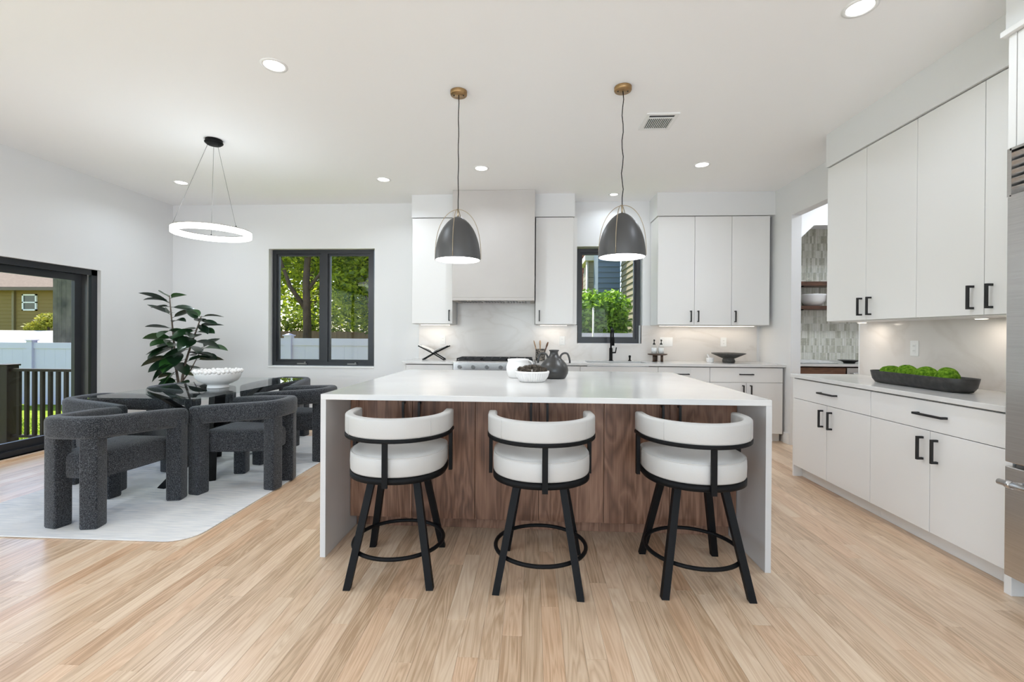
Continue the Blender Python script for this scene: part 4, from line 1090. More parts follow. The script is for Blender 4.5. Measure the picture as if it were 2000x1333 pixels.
# faucet
fx_, fy_ = 1.03, 5.99
fc_ = thing('faucet', 'matte black gooseneck faucet at the sink', 'faucet', (fx_, fy_, CT))
mb = MB(); mb.lathe([(.001, 0), (.027, 0), (.027, .006), (.022, .010), (.021, .16), (.016, .17), (.001, .171)], (fx_, fy_, CT), 24); mb.build('faucet_body', M['black'], fc_)
pts = [(fx_, fy_, CT + .16), (fx_, fy_, CT + .34)]
for k in range(1, 13):
    th = pi * k / 12; pts.append((fx_, fy_ - .075 + .075 * cos(th), CT + .34 + .075 * sin(th)))
pts.append((fx_, fy_ - .15, CT + .31))
mb = MB(); mb.tube(pts, .0115, 12); mb.build('spout', M['black'], fc_)
mb = MB(); mb.tube([(fx_, fy_ - .15, CT + .315), (fx_, fy_ - .15, CT + .30), (fx_, fy_ - .15, CT + .20)], [.012, .0175, .0185], 14); mb.build('spray_head', M['black'], fc_)
mb = MB(); mb.tube([(fx_ + .018, fy_, CT + .105), (fx_ + .062, fy_, CT + .108)], .010, 10); mb.tube([(fx_ + .058, fy_, CT + .104), (fx_ + .070, fy_, CT + .175)], .007, 10); mb.build('lever', M['black'], fc_)
sx_, sy_ = 1.275, 6.0
sd = thing('soap_pump', 'short black button pump beside the faucet', 'soap pump', (sx_, sy_, CT))
mb = MB(); mb.lathe([(.001, 0), (.022, 0), (.022, .008), (.011, .012), (.011, .045), (.015, .048), (.015, .066), (.001, .068)], (sx_, sy_, CT), 20); mb.build('pump_body', M['black'], sd)
mb = MB(); mb.lathe([(.001, 0), (.0145, 0), (.0145, .004), (.001, .005)], (sx_, sy_, CT + .068), 16); mb.build('button', M['iron'], sd)

# riser with soap bottles
rx, ry = 1.602, 5.90
rs = thing('wooden_riser', 'small round dark wooden riser holding two soap bottles', 'riser', (rx, ry, CT))
mb = MB(); mb.lathe([(.001, .083), (.10, .083), (.119, .088), (.122, .098), (.118, .1), (.001, .096)], (rx, ry, CT), 40); mb.build('top', M['darkwood'], rs)
for az in (90, 205, 335):
    mb = MB(); mb.tube([(rx + .055 * cos(radians(az)), ry + .055 * sin(radians(az)), CT + .0005), (rx + .055 * cos(radians(az)), ry + .055 * sin(radians(az)), CT + .085)], .017, 12); mb.build('leg', M['darkwood'], rs)
for (dx, lb) in ((-.042, 'clear soap bottle with black pump, left one on the riser'), (.046, 'clear soap bottle with black pump, right one on the riser')):
    bx_ = rx + dx; zb = CT + .1002
    o = thing('soap_bottle', lb, 'bottle', (bx_, ry, zb), 0, 'soap bottles on the riser')
    mb = MB(); mb.lathe([(.001, 0), (.034, 0), (.036, .004), (.036, .085), (.030, .098), (.014, .108), (.013, .118)], (bx_, ry, zb), 24); mb.build('bottle_glass', M['clear'], o)
    mb = MB(); mb.lathe([(.001, .002), (.032, .002), (.033, .075), (.001, .075)], (bx_, ry, zb), 24); mb.build('liquid', pmat('soap_liquid', (.78, .77, .75), .3), o)
    mb = MB(); mb.lathe([(.016, .116), (.016, .130), (.006, .133), (.005, .165), (.010, .167), (.010, .180), (.001, .182)], (bx_, ry, zb), 16)
    mb.tube([(bx_, ry, zb + .174), (bx_ - .0, ry - .03, zb + .172), (bx_, ry - .036, zb + .164)], .004, 8); mb.build('pump', M['black'], o)

# dark footed bowl + small mortar
dx_, dy_ = 2.455, 5.82
db = thing('footed_bowl', 'wide dark stone bowl on a thick foot, back counter', 'bowl', (dx_, dy_, CT))
mb = MB(); mb.lathe([(.001, 0), (.066, 0), (.072, .006), (.074, .03), (.066, .046), (.062, .05), (.10, .066), (.16, .094), (.196, .112), (.20, .118), (.194, .12), (.15, .105), (.09, .084), (.001, .076)], (dx_, dy_, CT), 48)
mb.build('bowl_body', pmat('dark_stone', (.055, .05, .045), .5, noise=((.10, .095, .085), 30, .35, .65)), db)
mx_, my_ = 2.245, 5.86
mo = thing('mortar', 'small white marble mortar beside the dark footed bowl', 'mortar', (mx_, my_, CT))
mb = MB(); mb.lathe([(.001, 0), (.04, 0), (.042, .006), (.046, .045), (.047, .058), (.041, .058), (.036, .02), (.001, .015)], (mx_, my_, CT), 28); mb.build('cup', M['ceramic'], mo)
mb = MB(); mb.tube([(mx_ + .012, my_, CT + .022), (mx_ - .035, my_, CT + .100)], [.011, .007], 10); mb.build('pestle', M['ceramic'], mo)

# island group
vx_, vy_ = .173, 3.56
VS = .98
va = thing('two_handled_vase', 'charcoal ceramic two-handled vase on the island', 'vase', (vx_, vy_, CT))
pr = [(.001, 0), (.085, 0), (.095, .006), (.112, .04), (.1145, .065), (.108, .095), (.088, .125), (.060, .152), (.040, .172), (.033, .190), (.032, .205), (.040, .214), (.041, .219), (.034, .220), (.027, .205), (.027, .19), (.05, .15), (.001, .1)]
mb = MB(); mb.lathe([(a * VS, b) for a, b in pr], (vx_, vy_, CT), 48); mb.build('vase_body', M['vase'], va)
for s_ in (-1, 1):
    pts = []
    for k in range(13):
        t = k / 12; th = radians(200 - 205 * t)
        pts.append((vx_ + s_ * (.080 + .032 * cos(th) * 1.0 + .012 * t), vy_, CT + .160 + .035 * sin(th) - (.04 * max(0, t - .7) / .3)))
    pts = [(vx_ + s_ * .052, vy_, CT + .158)] + pts
    mb = MB(); mb.tube(pts, .0078, 8); mb.build('vase_handle', M['vase'], va)
jx, jy = -.105, 3.58
ja = thing('ceramic_jar', 'matte white ceramic jar beside the charcoal vase', 'jar', (jx, jy, CT))
mb = MB(); mb.lathe([(.001, 0), (.070, 0), (.078, .008), (.092, .05), (.094, .08), (.086, .112), (.080, .122), (.084, .134), (.084, .144), (.076, .146), (.072, .125), (.08, .08), (.07, .02), (.001, .012)], (jx, jy, CT), 40)
mb.build('jar_body', M['ceramicm'], ja)
mb = MB(); mb.tube([(jx + .078, jy - .02, CT + .135), (jx + .105, jy - .03, CT + .128), (jx + .112, jy - .03, CT + .10), (jx + .094, jy - .02, CT + .07)], .006, 8); mb.build('jar_handle', M['ceramicm'], ja)
bx0, by_ = .004, 3.295
pb = thing('ribbed_bowl', 'white ribbed bowl of dark pine cones on the island', 'bowl', (bx0, by_, CT))
mb = MB(); mb.lathe([(.001, 0), (.085, 0), (.092, .005), (.112, .035), (.120, .062), (.1235, .066)], (bx0, by_, CT), 240, 40, .0026)
mb.lathe([(.1235, .066), (.124, .074), (.1215, .077), (.116, .077), (.108, .045), (.085, .015), (.001, .012)], (bx0, by_, CT), 60)
mb.build('bowl_body', M['ceramicm'], pb)
M['cone'] = pmat('pine_cone', (.04, .030, .022), .85, noise=((.22, .18, .14), 90, .36, .6), bump=.8, bscale=130)
cone = MB(); 
for i in range(9):
    ph = pi * (i + .5) / 9; zr_ = .026 * cos(ph); rr = .024 * sin(ph)
    nn = max(3, int(9 * sin(ph)))
    for k in range(nn):
        th = 2 * pi * (k + .5 * (i % 2)) / nn
        dvec = Vector((cos(th), sin(th), .55)).normalized(); c0 = Vector((rr * cos(th), rr * sin(th), zr_)); tt = Vector((-sin(th), cos(th), 0)); nv = dvec.cross(tt)
        cone.add([c0 * .5 + tt * .006, c0 * .5 - tt * .006, c0 + dvec * .006 - tt * .006, c0 + dvec * .008, c0 + dvec * .006 + tt * .006, c0 * .6 + nv * -.005],
                 [(0, 1, 2, 3, 4), (5, 4, 3), (5, 3, 2), (5, 0, 4), (5, 2, 1), (5, 1, 0)])
cone.sphere((0, 0, 0), .018, 8, 6)
first = None
pos = [(0, 0, .105)] + [(.047 * cos(2 * pi * k / 6), .047 * sin(2 * pi * k / 6), .096) for k in range(6)] + [(.089 * cos(2 * pi * (k + .5) / 12), .089 * sin(2 * pi * (k + .5) / 12), .082) for k in range(12)]
for (a, b, z_) in pos:
    if first is None:
        o = cone.build('pine_cone', M['cone']); first = o
    else:
        o = first.copy(); C.objects.link(o)
    o.scale = (.74,) * 3; o.location = (bx0 + a, by_ + b, CT + z_); o.rotation_euler = (rnd.uniform(0, 3), rnd.uniform(0, 3), rnd.uniform(0, 6))
    tag(o, 'small dark pine cone heaped in the ribbed white bowl', 'pine cone', 'pine cones in the ribbed bowl')

# moss tray
tx_, ty_, tl_, tw_ = 2.615, 3.215, .775, .185
tr = thing('moss_tray', 'long black boat-shaped tray on the right counter', 'tray', (tx_, ty_, CT))
def stad(w, l, n=10):
    r_ = w / 2; pts = []
    for k in range(n + 1):
        th = pi * k / n; pts.append((r_ * cos(th), (l / 2 - r_) + r_ * sin(th) * .9))
    for k in range(n + 1):
        th = pi + pi * k / n; pts.append((r_ * cos(th), -(l / 2 - r_) + r_ * sin(th) * .9))
    return pts
lay = [(.60, .86, 0.0005), (.72, .915, .004), (.90, .965, .03), (1.0, 1.0, .086), (.99, .997, .089), (.90, .975, .088), (.80, .94, .035), (.6, .86, .014)]
vs = []; nn = None
for (kw, kl, z_) in lay:
    o_ = stad(tw_ * kw, tl_ * kl); nn = len(o_); vs += [(tx_ + a, ty_ + b, CT + z_) for a, b in o_]
fs = [(i * nn + k, i * nn + (k + 1) % nn, (i + 1) * nn + (k + 1) % nn, (i + 1) * nn + k) for i in range(len(lay) - 1) for k in range(nn)]
fs.append(tuple(reversed(range(nn)))); fs.append(tuple((len(lay) - 1) * nn + k for k in range(nn)))
mb = MB(); mb.add(vs, fs, True); mb.build('tray_body', M['tray'], tr)
M['moss'] = pmat('moss', (.045, .13, .006), .95, spec=.1, noise=((.22, .40, .03), 60, .32, .68), bump=1.0, bscale=170)
mossb = bmesh.new(); bmesh.ops.create_icosphere(mossb, subdivisions=4, radius=1.0)
lobes = [Vector((rnd.gauss(0, 1), rnd.gauss(0, 1), rnd.gauss(0, 1))).normalized() for _ in range(16)]
for v in mossb.verts:
    d = v.co.normalized(); m_ = max(d.dot(q) for q in lobes); v.co = d * (.90 + .13 * max(0, (m_ - .72) / .28) ** .6 + rnd.uniform(-.014, .014))
mm = bpy.data.meshes.new('moss_ball'); mossb.to_mesh(mm); mossb.free(); mm.materials.append(M['moss'])
for p in mm.polygons: p.use_smooth = True
for k, (dy, r_, lb) in enumerate(((.245, .064, 'green moss ball in black tray, farthest of four from the refrigerator'), (.098, .066, 'green moss ball in black tray, second from the pantry end'),
                                  (-.055, .066, 'green moss ball in black tray, third from the pantry end'), (-.20, .069, 'largest green moss ball in black tray, nearest the refrigerator'))):
    o = bpy.data.objects.new('moss_ball', mm); C.objects.link(o); o.location = (tx_, ty_ + dy, CT + .014 + r_ * .93); o.scale = (r_, r_ * 1.03, r_ * .93); o.rotation_euler = (k * 1.3, k * .7, k * 2.1)
    tag(o, lb, 'moss ball', 'moss balls in the black tray')

# ---------------------------------------------------------------- pantry seen through the opening
px1 = 4.9
struct(B(XR + .11, px1, 6.345, 6.45, -.05, ZC).build('wall_pantry_back', M['pantry']), 'pantry rear wall')
struct(B(px1, px1 + .1, 3.6, 6.5, -.05, ZC).build('wall_pantry_side', M['pantry']), 'pantry side wall')
struct(B(XR + .11, px1, 3.5, 3.6, -.05, ZC).build('wall_pantry_front', M['pantry']), 'pantry front wall')
# white alcove front with clipped corners
al = MB(); ay0, ay1 = 5.66, 5.70
ax0, ax1, az1 = 3.205, 4.75, 2.587
al.box(XR + .11, ax0, ay0, ay1, 0, ZC); al.box(ax1, px1, ay0, ay1, 0, ZC); al.box(ax0, ax1, ay0, ay1, az1, ZC)
for (xa, sx) in ((ax0, 1), (ax1, -1)):
    c0, c1 = (xa, az1), (xa + sx * .175, az1); c2 = (xa, az1 - .175)
    al.add([(c0[0], ay0, c0[1]), (c1[0], ay0, c1[1]), (c2[0], ay0, c2[1]), (c0[0], ay1, c0[1]), (c1[0], ay1, c1[1]), (c2[0], ay1, c2[1])],
           [(0, 1, 2) if sx > 0 else (0, 2, 1), (3, 5, 4) if sx > 0 else (3, 4, 5), (1, 4, 5, 2) if sx < 0 else (2, 5, 4, 1)])
struct(al.build('wall_alcove', M['pantry']), 'white alcove front with clipped corners in the pantry')
def tilem():
    m, nt, b = new_mat('glazed_tile'); at = N(nt, 'ShaderNodeAttribute', attribute_name='tone')
    geo = N(nt, 'ShaderNodeNewGeometry'); n1 = N(nt, 'ShaderNodeTexNoise'); n1.inputs['Scale'].default_value = 40; nt.links.new(geo.outputs['Position'], n1.inputs['Vector'])
    f_ = math_n(nt, 'ADD', at.outputs['Fac'], math_n(nt, 'MULTIPLY', math_n(nt, 'SUBTRACT', n1.outputs['Fac'], .5), .6))
    c = ramp(nt, f_, [(0, (.48, .475, .385)), (.4, (.70, .695, .60)), (1, (.83, .82, .75))]); nt.links.new(c, b.inputs['Base Color']); b.inputs['Roughness'].default_value = .22
    return m
ti = MB(); tw, thh = .024, .098
row = 0; z_ = .93
while z_ < 2.66:
    x_ = 3.30
    while x_ < 4.72:
        ti.box(x_ + .0012, x_ + tw - .0012, 6.336 - rnd.uniform(0, .0015), 6.344, z_ + .0015, z_ + thh - .0015, rnd.random()); x_ += tw
    z_ += thh; row += 1
tp = struct(B(3.28, 4.74, 6.340, 6.3445, .914, 2.67).build('wall_tile_panel', pmat('grout', (.70, .69, .65), .8)), 'tiled pantry alcove wall')
o = ti.build('tiles', tilem(), tp, tones=True, world=False); o['kind'] = 'stuff'
for (z0_, z1_, lb) in ((1.905, 1.96, 'upper dark wood pantry shelf with glassware'), (1.60, 1.645, 'lower dark wood pantry shelf with white bowl')):
    o = thing('wall_shelf', lb, 'shelf', (4.0, 6.2, z0_)); B(3.21, 4.745, 6.09, 6.334, z0_, z1_).build('board', M['shelfwood'], o, bevel=.002)
    for q in (3.5, 4.4): B(q, q + .02, 6.10, 6.334, z0_ - .012, z0_ - .0005).build('bracket', M['black'], o)
pcab = thing('pantry_cabinet', 'dark wood base cabinet in the pantry alcove', 'cabinet', (3.9, 6.0, 0))
B(3.21, 4.745, 5.74, 6.334, .1, .87).build('body', M['shelfwood'], pcab)
for (a, b) in ((3.215, 3.80),): B(a, b, 5.72, 5.738, .11, .868).build('door', M['shelfwood'], pcab)
dw = thing('beverage_cooler', 'steel fronted appliance below the pantry counter', 'appliance', (4.1, 5.73, .1))
B(3.81, 4.42, 5.712, 5.738, .11, .868).build('steel_front', M['steel'], dw, bevel=.003)
mb = MB(); mb.tube([(3.86, 5.68, .80), (4.37, 5.68, .80)], .011, 10); mb.tube([(3.9, 5.68, .8), (3.9, 5.713, .8)], .007, 8); mb.tube([(4.33, 5.68, .8), (4.33, 5.713, .8)], .007, 8); mb.build('handle', M['steel'], dw)
o = thing('pantry_countertop', 'white quartz countertop in the pantry alcove', 'countertop', (3.9, 6.0, .884)); B(3.21, 4.745, 5.705, 6.334, .884, .914).build('slab', M['quartz'], o, bevel=.002)
mb = MB(); z_ = 1.6455
pbx = thing('white_bowl', 'large white handled bowl on the lower pantry shelf', 'bowl', (3.70, 6.2, z_))
mb.lathe([(.001, 0), (.07, 0), (.10, .02), (.135, .07), (.14, .13), (.148, .15), (.145, .155), (.13, .15), (.128, .08), (.09, .03), (.001, .015)], (3.70, 6.205, z_), 36); mb.build('bowl_body', M['ceramic'], pbx)
for (x_, lb) in ((3.64, 'clear stem glass on the upper pantry shelf, left one'), (3.78, 'clear stem glass on the upper pantry shelf, middle one'), (3.90, 'clear stem glass on the upper pantry shelf, right one')):
    o = thing('wine_glass', lb, 'glass', (x_, 6.2, 1.9605), 0, 'glasses on the pantry shelf')
    mb = MB(); mb.lathe([(.001, 0), (.032, 0), (.032, .003), (.004, .008), (.004, .07)], (x_, 6.2, 1.9605), 20); mb.build('stem', M['clear'], o)
    mb = MB(); mb.lathe([(.004, .07), (.03, .085), (.042, .12), (.04, .16), (.034, .19)], (x_, 6.2, 1.9605), 24); mb.build('glass_bowl', M['clear'], o)
om = thing('open_magazine', 'open magazine lying on the pantry counter', 'magazine', (3.56, 5.95, CT))
for s_ in (-1, 1):
    mb = MB(); vs = []
    for k in range(7):
        t = k / 6; z_ = CT + .004 + .034 * sin(pi * t ** .6) * (1 - t * .3)
        for y_ in (5.83, 6.08): vs.append((3.56 + s_ * .20 * t, y_, z_))
    base = len(vs); vs += [(v[0], v[1], CT + .003) for v in vs[:base]]
    fs = [(k * 2, k * 2 + 1, k * 2 + 3, k * 2 + 2) for k in range(6)] + [(base + k * 2, base + k * 2 + 2, base + k * 2 + 3, base + k * 2 + 1) for k in range(6)]
    fs += [(k * 2, k * 2 + 2, base + k * 2 + 2, base + k * 2) for k in range(6)]
    mb.add(vs, fs); mb.build('page', M['page'], om)
B(3.345, 3.775, 5.815, 6.095, CT + .0001, CT + .0028).build('cover', M['iron'], om)
bb = thing('serving_board', 'dark serving dish at right end of pantry counter', 'dish', (4.0, 5.95, CT))
mb = MB(); mb.lathe([(.001, 0), (.06, 0), (.062, .012), (.10, .03), (.12, .034), (.12, .040), (.001, .03)], (3.98, 5.93, CT), 28); mb.build('dish_body', M['tray'], bb)
pf = thing('pantry_fill_light', 'unseen round ceiling light added to brighten the pantry', 'ceiling light', (3.9, 5.0, ZC))  # added lamp and fixture, out of view, to brighten the pantry
mb = MB(); mb.lathe([(.24, -.022), (.26, -.020), (.265, -.0005)], (3.9, 5.0, ZC), 36); mb.build('trim_ring', M['trim'], pf)
mb = MB(); mb.disc(.24, (3.9, 5.0, ZC - .021), 36, True); mb.build('lens', M['lamp'], pf)
light('AREA', 'lamp', (0, 0, -.03), 13, pf, .46)

# ---------------------------------------------------------------- outdoors
GZ = -.75
M['grass'] = pmat('lawn', (.11, .17, .012), .9, spec=.1, noise=((.25, .33, .03), 5, .3, .7))
struct(B(-60, XL - T - .02, -20, 60, GZ - .1, GZ).build('ground_lawn', M['grass']), 'green lawn outside')
struct(B(XL - T - .02, 40, YW + T + .6, 60, GZ - .1, GZ).build('ground_garden', M['grass']), 'garden ground behind the house')
struct(B(-14, 14, -30, REAR_Y - T - .02, -.3, -.2).build('ground_bounce_terrace', pmat('terrace', (.55, .53, .5), .8)), 'unseen pale terrace added to bounce daylight')  # added out of view, pale to bounce daylight up to the ceiling
gb = MB()
for k in range(9000):
    x_ = rnd.uniform(-14.5, -7.4); y_ = rnd.uniform(6.3, 9.8); h = rnd.uniform(.03, .09); a = rnd.uniform(0, 6.28); w = .012
    gb.add([(x_ - w * cos(a), y_ - w * sin(a), GZ), (x_ + w * cos(a), y_ + w * sin(a), GZ), (x_ + rnd.uniform(-.04, .04), y_ + rnd.uniform(-.04, .04), GZ + h)], [(0, 1, 2)], False, rnd.random())
o = gb.build('grass_blades', leaf_mat('grass_blade', (.14, .22, .012), (.34, .44, .04), .35), tones=True); o['kind'] = 'stuff'; o['label'] = 'short green grass beyond the deck'; o['category'] = 'grass'
# deck + railing
M['deck'] = pmat('deck_boards', (.30, .27, .24), .75, noise=((.38, .34, .3), (3, 30, 3), .3, .7))
dk = struct(B(-7.35, XL - T - .005, 2.2, 6.0, GZ, -.33).build('ground_deck', M['deck']), 'raised wooden deck outside the patio door')
for k in range(26):
    y_ = 2.22 + k * .145; B(-7.35, XL - T - .005, y_, y_ + .139, -.329, -.29).build('deck_board', M['deck'], dk)
M['rail'] = pmat('brown_railing', (.020, .012, .007), .6, spec=.3)
rl = thing('deck_railing', 'dark brown deck railing outside the patio door', 'railing', (-6.3, 5.87, -.29))
pp = B(-7.255, -7.10, 5.80, 5.95, -.289, .775).build('post', M['rail'], rl, bevel=.004)
B(-7.27, -7.085, 5.785, 5.965, .776, .80).build('post_cap', M['rail'], pp, bevel=.006)
B(-7.10, XL - T - .01, 5.84, 5.90, .705, .74).build('top_rail', M['rail'], rl); B(-7.10, XL - T - .01, 5.85, 5.89, -.20, -.165).build('bottom_rail', M['rail'], rl)
x_ = -7.005
while x_ < XL - T - .05:
    B(x_ - .019, x_ + .019, 5.851, 5.889, -.165, .705).build('baluster', M['rail'], rl); x_ += .1135
# white vinyl fences
M['vinyl'] = pmat('white_vinyl', (.56, .52, .66), .45)
def fence(label, x0, x1, y, top, posts, panel_w):
    o = thing('vinyl_fence', label, 'fence', ((x0 + x1) / 2, y, GZ))
    for p in posts:
        q = B(p - .078, p + .078, y - .075, y + .075, GZ, top + .05).build('post', M['vinyl'], o)
        mb = MB(); mb.box(p - .10, p + .10, y - .10, y + .10, top + .05, top + .075)
        mb.add([(p - .08, y - .08, top + .075), (p + .08, y - .08, top + .075), (p + .08, y + .08, top + .075), (p - .08, y + .08, top + .075), (p, y, top + .115)], [(0, 1, 4), (1, 2, 4), (2, 3, 4), (3, 0, 4)])
        mb.build('post_cap', M['vinyl'], q)
    ps = sorted(posts); segs = []
    cur = x0
    for p in ps:
        segs.append((cur, p - .078)); cur = p + .078
    segs.append((cur, x1))
    for (a, b) in segs:
        if b - a < .05: continue
        B(a, b, y - .03, y + .03, top - .16, top).build('top_rail', M['vinyl'], o); B(a, b, y - .03, y + .03, GZ + .03, GZ + .17).build('bottom_rail', M['vinyl'], o)
        w = a
        while w < b - .01:
            e = min(b, w + panel_w); B(w + .001, e - .001, y - .012, y + .012, GZ + .17, top - .16).build('fence_panel', M['vinyl'], o); w = e
fence('white vinyl fence across the lawn seen through patio door', -17, -9.6, 11.6, .945, [-15.3, -13.48, -11.6, -9.8], .3)
fence('white vinyl fence behind the garden window', -9.6, -.6, 10.0, 1.13, [-7.4, -5.47, -3.3, -1.4], .3)
fence('white vinyl fence beyond the sink window', -.4, 4.2, 9.3, 1.285, [0.1, 3.6], .3)
# brown wooden fence farther back
wf = thing('wooden_fence', 'low brown wooden fence behind the white garden fence', 'fence', (-6, 14, GZ))
M['oldwood'] = pmat('old_wood', (.13, .075, .045), .85, noise=((.22, .14, .09), (12, 12, 2), .3, .7))
x_ = -9.5
while x_ < -3.2:
    B(x_, x_ + .135, 15.0, 15.02, GZ, 1.30 + rnd.uniform(-.02, .03)).build('fence_board', M['oldwood'], wf); x_ += .14
for z_ in (-.3, .9): B(-9.5, -3.2, 15.021, 15.06, z_, z_ + .08).build('rail', M['oldwood'], wf)

# trees
M['trunk'] = pmat('tree_bark', (.055, .035, .022), .9, noise=((.12, .075, .045), (14, 14, 4), .3, .7), bump=.6, bscale=25)
M['leafo'] = leaf_mat('tree_leaf', (.035, .09, .006), (.55, .62, .04), .6)
M['leafb'] = leaf_mat('bush_leaf', (.06, .16, .012), (.34, .55, .05), .45)
def foliage(blobs, n, size, zmin=-9):
    mb = MB(); tot = sum(b[3] * b[4] * b[5] for b in blobs)
    for (cx_, cy_, cz_, rx_, ry_, rz_) in blobs:
        k = int(n * rx_ * ry_ * rz_ / tot)
        for _ in range(k):
            d = Vector((rnd.gauss(0, 1), rnd.gauss(0, 1), rnd.gauss(0, 1))).normalized() * (rnd.random() ** .45)
            p = Vector((cx_ + d.x * rx_, cy_ + d.y * ry_, cz_ + d.z * rz_))
            if p.z < zmin: continue
            a = Vector((rnd.gauss(0, 1), rnd.gauss(0, 1), rnd.gauss(0, .6))).normalized(); b = a.cross(Vector((rnd.gauss(0, 1), rnd.gauss(0, 1), rnd.gauss(0, 1)))).normalized()
            s = size * rnd.uniform(.6, 1.3)
            mb.add([p - a * s, p + b * s * .45, p + a * s, p - b * s * .45], [(0, 1, 2, 3)], False, rnd.random())
    return mb
def tree(label, x_, y_, r_, h, branches, blobs, n, size):
    o = thing('garden_tree', label, 'tree', (x_, y_, GZ), 0, 'garden trees beyond the fence')
    mb = MB(); mb.tube([(x_, y_, GZ), (x_ + .02, y_, h * .35), (x_ - .02, y_, h * .7), (x_ + .03, y_, h)], [r_ * 1.25, r_, r_ * .85, r_ * .6], 12); mb.build('trunk', M['trunk'], o)
    for pts, rr in branches:
        mb = MB(); mb.tube([(x_ + a, y_ + b, c) for a, b, c in pts], [rr * (1 - .6 * i / (len(pts) - 1)) for i in range(len(pts))], 8); mb.build('branch', M['trunk'], o)
    mb = foliage([(x_ + a, y_ + b, c, d, e, f) for a, b, c, d, e, f in blobs], n, size); q = mb.build('foliage', M['leafo'], o, tones=True)
tree('garden tree with forked trunk in the left window pane', -6.585, 13.0, .115, 3.9,
     [([(0, 0, 1.9), (-.45, -.1, 2.6), (-.75, -.1, 3.4), (-.95, -.1, 4.4)], .075), ([(.02, 0, 2.5), (.35, .1, 3.0), (.55, 0, 3.8)], .06), ([(0, 0, 3.0), (.12, 0, 3.9), (.3, .1, 5)], .07)],
     [(-1.3, .6, 3.2, 1.3, 1.0, .8), (0, .6, 3.9, 1.7, 1.0, .9), (1.3, .5, 3.3, 1.2, 1.0, .9), (-.6, 1.3, 2.3, 1.2, .6, .8), (.9, 1.2, 2.2, 1.0, .6, .8), (0, .3, 5.4, 2.8, 2.0, 1.3)], 15000, .085)
tree('bushy garden tree in the right window pane', -4.3, 12.6, .06, 3.2,
     [([(0, 0, 1.4), (-.3, 0, 2.0), (-.5, 0, 2.9)], .035), ([(0, 0, 1.2), (.35, .1, 1.9), (.6, .1, 2.8)], .035)],
     [(-.4, .4, 2.6, 1.2, .8, .9), (.7, .5, 2.9, 1.2, .8, 1.0), (.2, .3, 3.8, 1.4, .9, .9), (-.2, .9, 1.8, 1.4, .5, .6), (1.4, .6, 2.2, .9, .7, .9)], 12000, .085)
tree('background tree filling the gap behind the forked trunk', -9.2, 18.5, .16, 4.5, [([(0, 0, 2.2), (.5, 0, 3.2), (.9, 0, 4.6)], .08)],
     [(-.8, .5, 4.2, 2.4, 1.2, 1.6), (1.8, .5, 3.6, 2.4, 1.2, 1.7), (.4, .8, 2.2, 3.0, .8, 1.0), (.5, 0, 6.0, 3.0, 1.5, 1.5)], 9000, .14)
tree('background tree farther right behind the garden fence', -5.2, 18.0, .14, 4.2, [([(0, 0, 2.2), (-.4, 0, 3.2), (-.6, 0, 4.6)], .08)],
     [(-.8, .5, 4.0, 2.0, 1.2, 1.6), (1.4, .5, 3.8, 2.2, 1.2, 1.8), (.2, .8, 2.1, 2.8, .8, 1.0), (0, 0, 5.8, 2.6, 1.5, 1.4)], 8000, .14)

hg = thing('garden_hedge', 'low green hedge along the back garden fence', 'hedge', (-7.5, 16.6, GZ))
foliage([(-12 + k * .85, 16.6 + .2 * (k % 2), 1.5 + .25 * ((k * 7) % 3 - 1), .7, .35, .75) for k in range(12)], 9000, .075).build('foliage', M['leafo'], hg, tones=True)
for k in range(6):
    mb = MB(); mb.tube([(-12 + k * 1.7, 16.65, GZ), (-11.9 + k * 1.7, 16.65, 1.6)], .03, 6); mb.build('stem', M['trunk'], hg)

# neighbour house behind the patio-door fence
M['olive'] = pmat('olive_siding', (.23, .155, .045), .8)
M['shingle'] = pmat('tan_shingles', (.16, .115, .08), .9, noise=((.22, .16, .115), (6, 30, 30), .3, .7))
hs = thing('neighbour_house', 'olive sided house with tan shingle roof seen through patio door', 'house', (-28, 24, GZ))
B(-36, -22.5, 22.05, 28, GZ, 3.45).build('wall', M['olive'], hs)
z_ = GZ
while z_ < 3.4:
    mb = MB(); mb.add([(-36, 22.05, z_), (-22.5, 22.05, z_), (-22.5, 22.02, z_), (-36, 22.02, z_), (-36, 22.05, z_ + .19), (-22.5, 22.05, z_ + .19), (-22.5, 22.04, z_ + .19), (-36, 22.04, z_ + .19)],
                      [(0, 1, 2, 3), (3, 2, 6, 7), (7, 6, 5, 4), (1, 5, 6, 2), (0, 3, 7, 4)]); mb.build('clapboard', M['olive'], hs); z_ += .19
mb = MB(); mb.add([(-36.4, 21.6, 3.38), (-22.1, 21.6, 3.38), (-22.1, 26, 6.4), (-36.4, 26, 6.4), (-36.4, 21.6, 3.48), (-22.1, 21.6, 3.48), (-22.1, 26, 6.5), (-36.4, 26, 6.5)],
                  [(0, 1, 2, 3), (4, 7, 6, 5), (0, 4, 5, 1), (1, 5, 6, 2), (2, 6, 7, 3), (3, 7, 4, 0)]); mb.build('roof', M['shingle'], hs)
B(-36.4, -22.1, 21.52, 21.6, 3.30, 3.44).build('gutter', pmat('brown_gutter', (.12, .085, .05), .5), hs)
B(-26.6, -26.48, 21.93, 22.02, GZ, 3.3).build('downspout', pmat('tan_downspout', (.20, .15, .07), .5), hs)
wi = MB(); wx0, wx1, wz0, wz1 = -26.08, -25.30, 2.30, 3.14
for a, b, c, d in ((wx0, wx1, wz0, wz0 + .07), (wx0, wx1, wz1 - .07, wz1), (wx0, wx0 + .07, wz0, wz1), (wx1 - .07, wx1, wz0, wz1), (wx0, wx1, (wz0 + wz1) / 2 - .03, (wz0 + wz1) / 2 + .03)): wi.box(a, b, 21.96, 22.03, c, d)
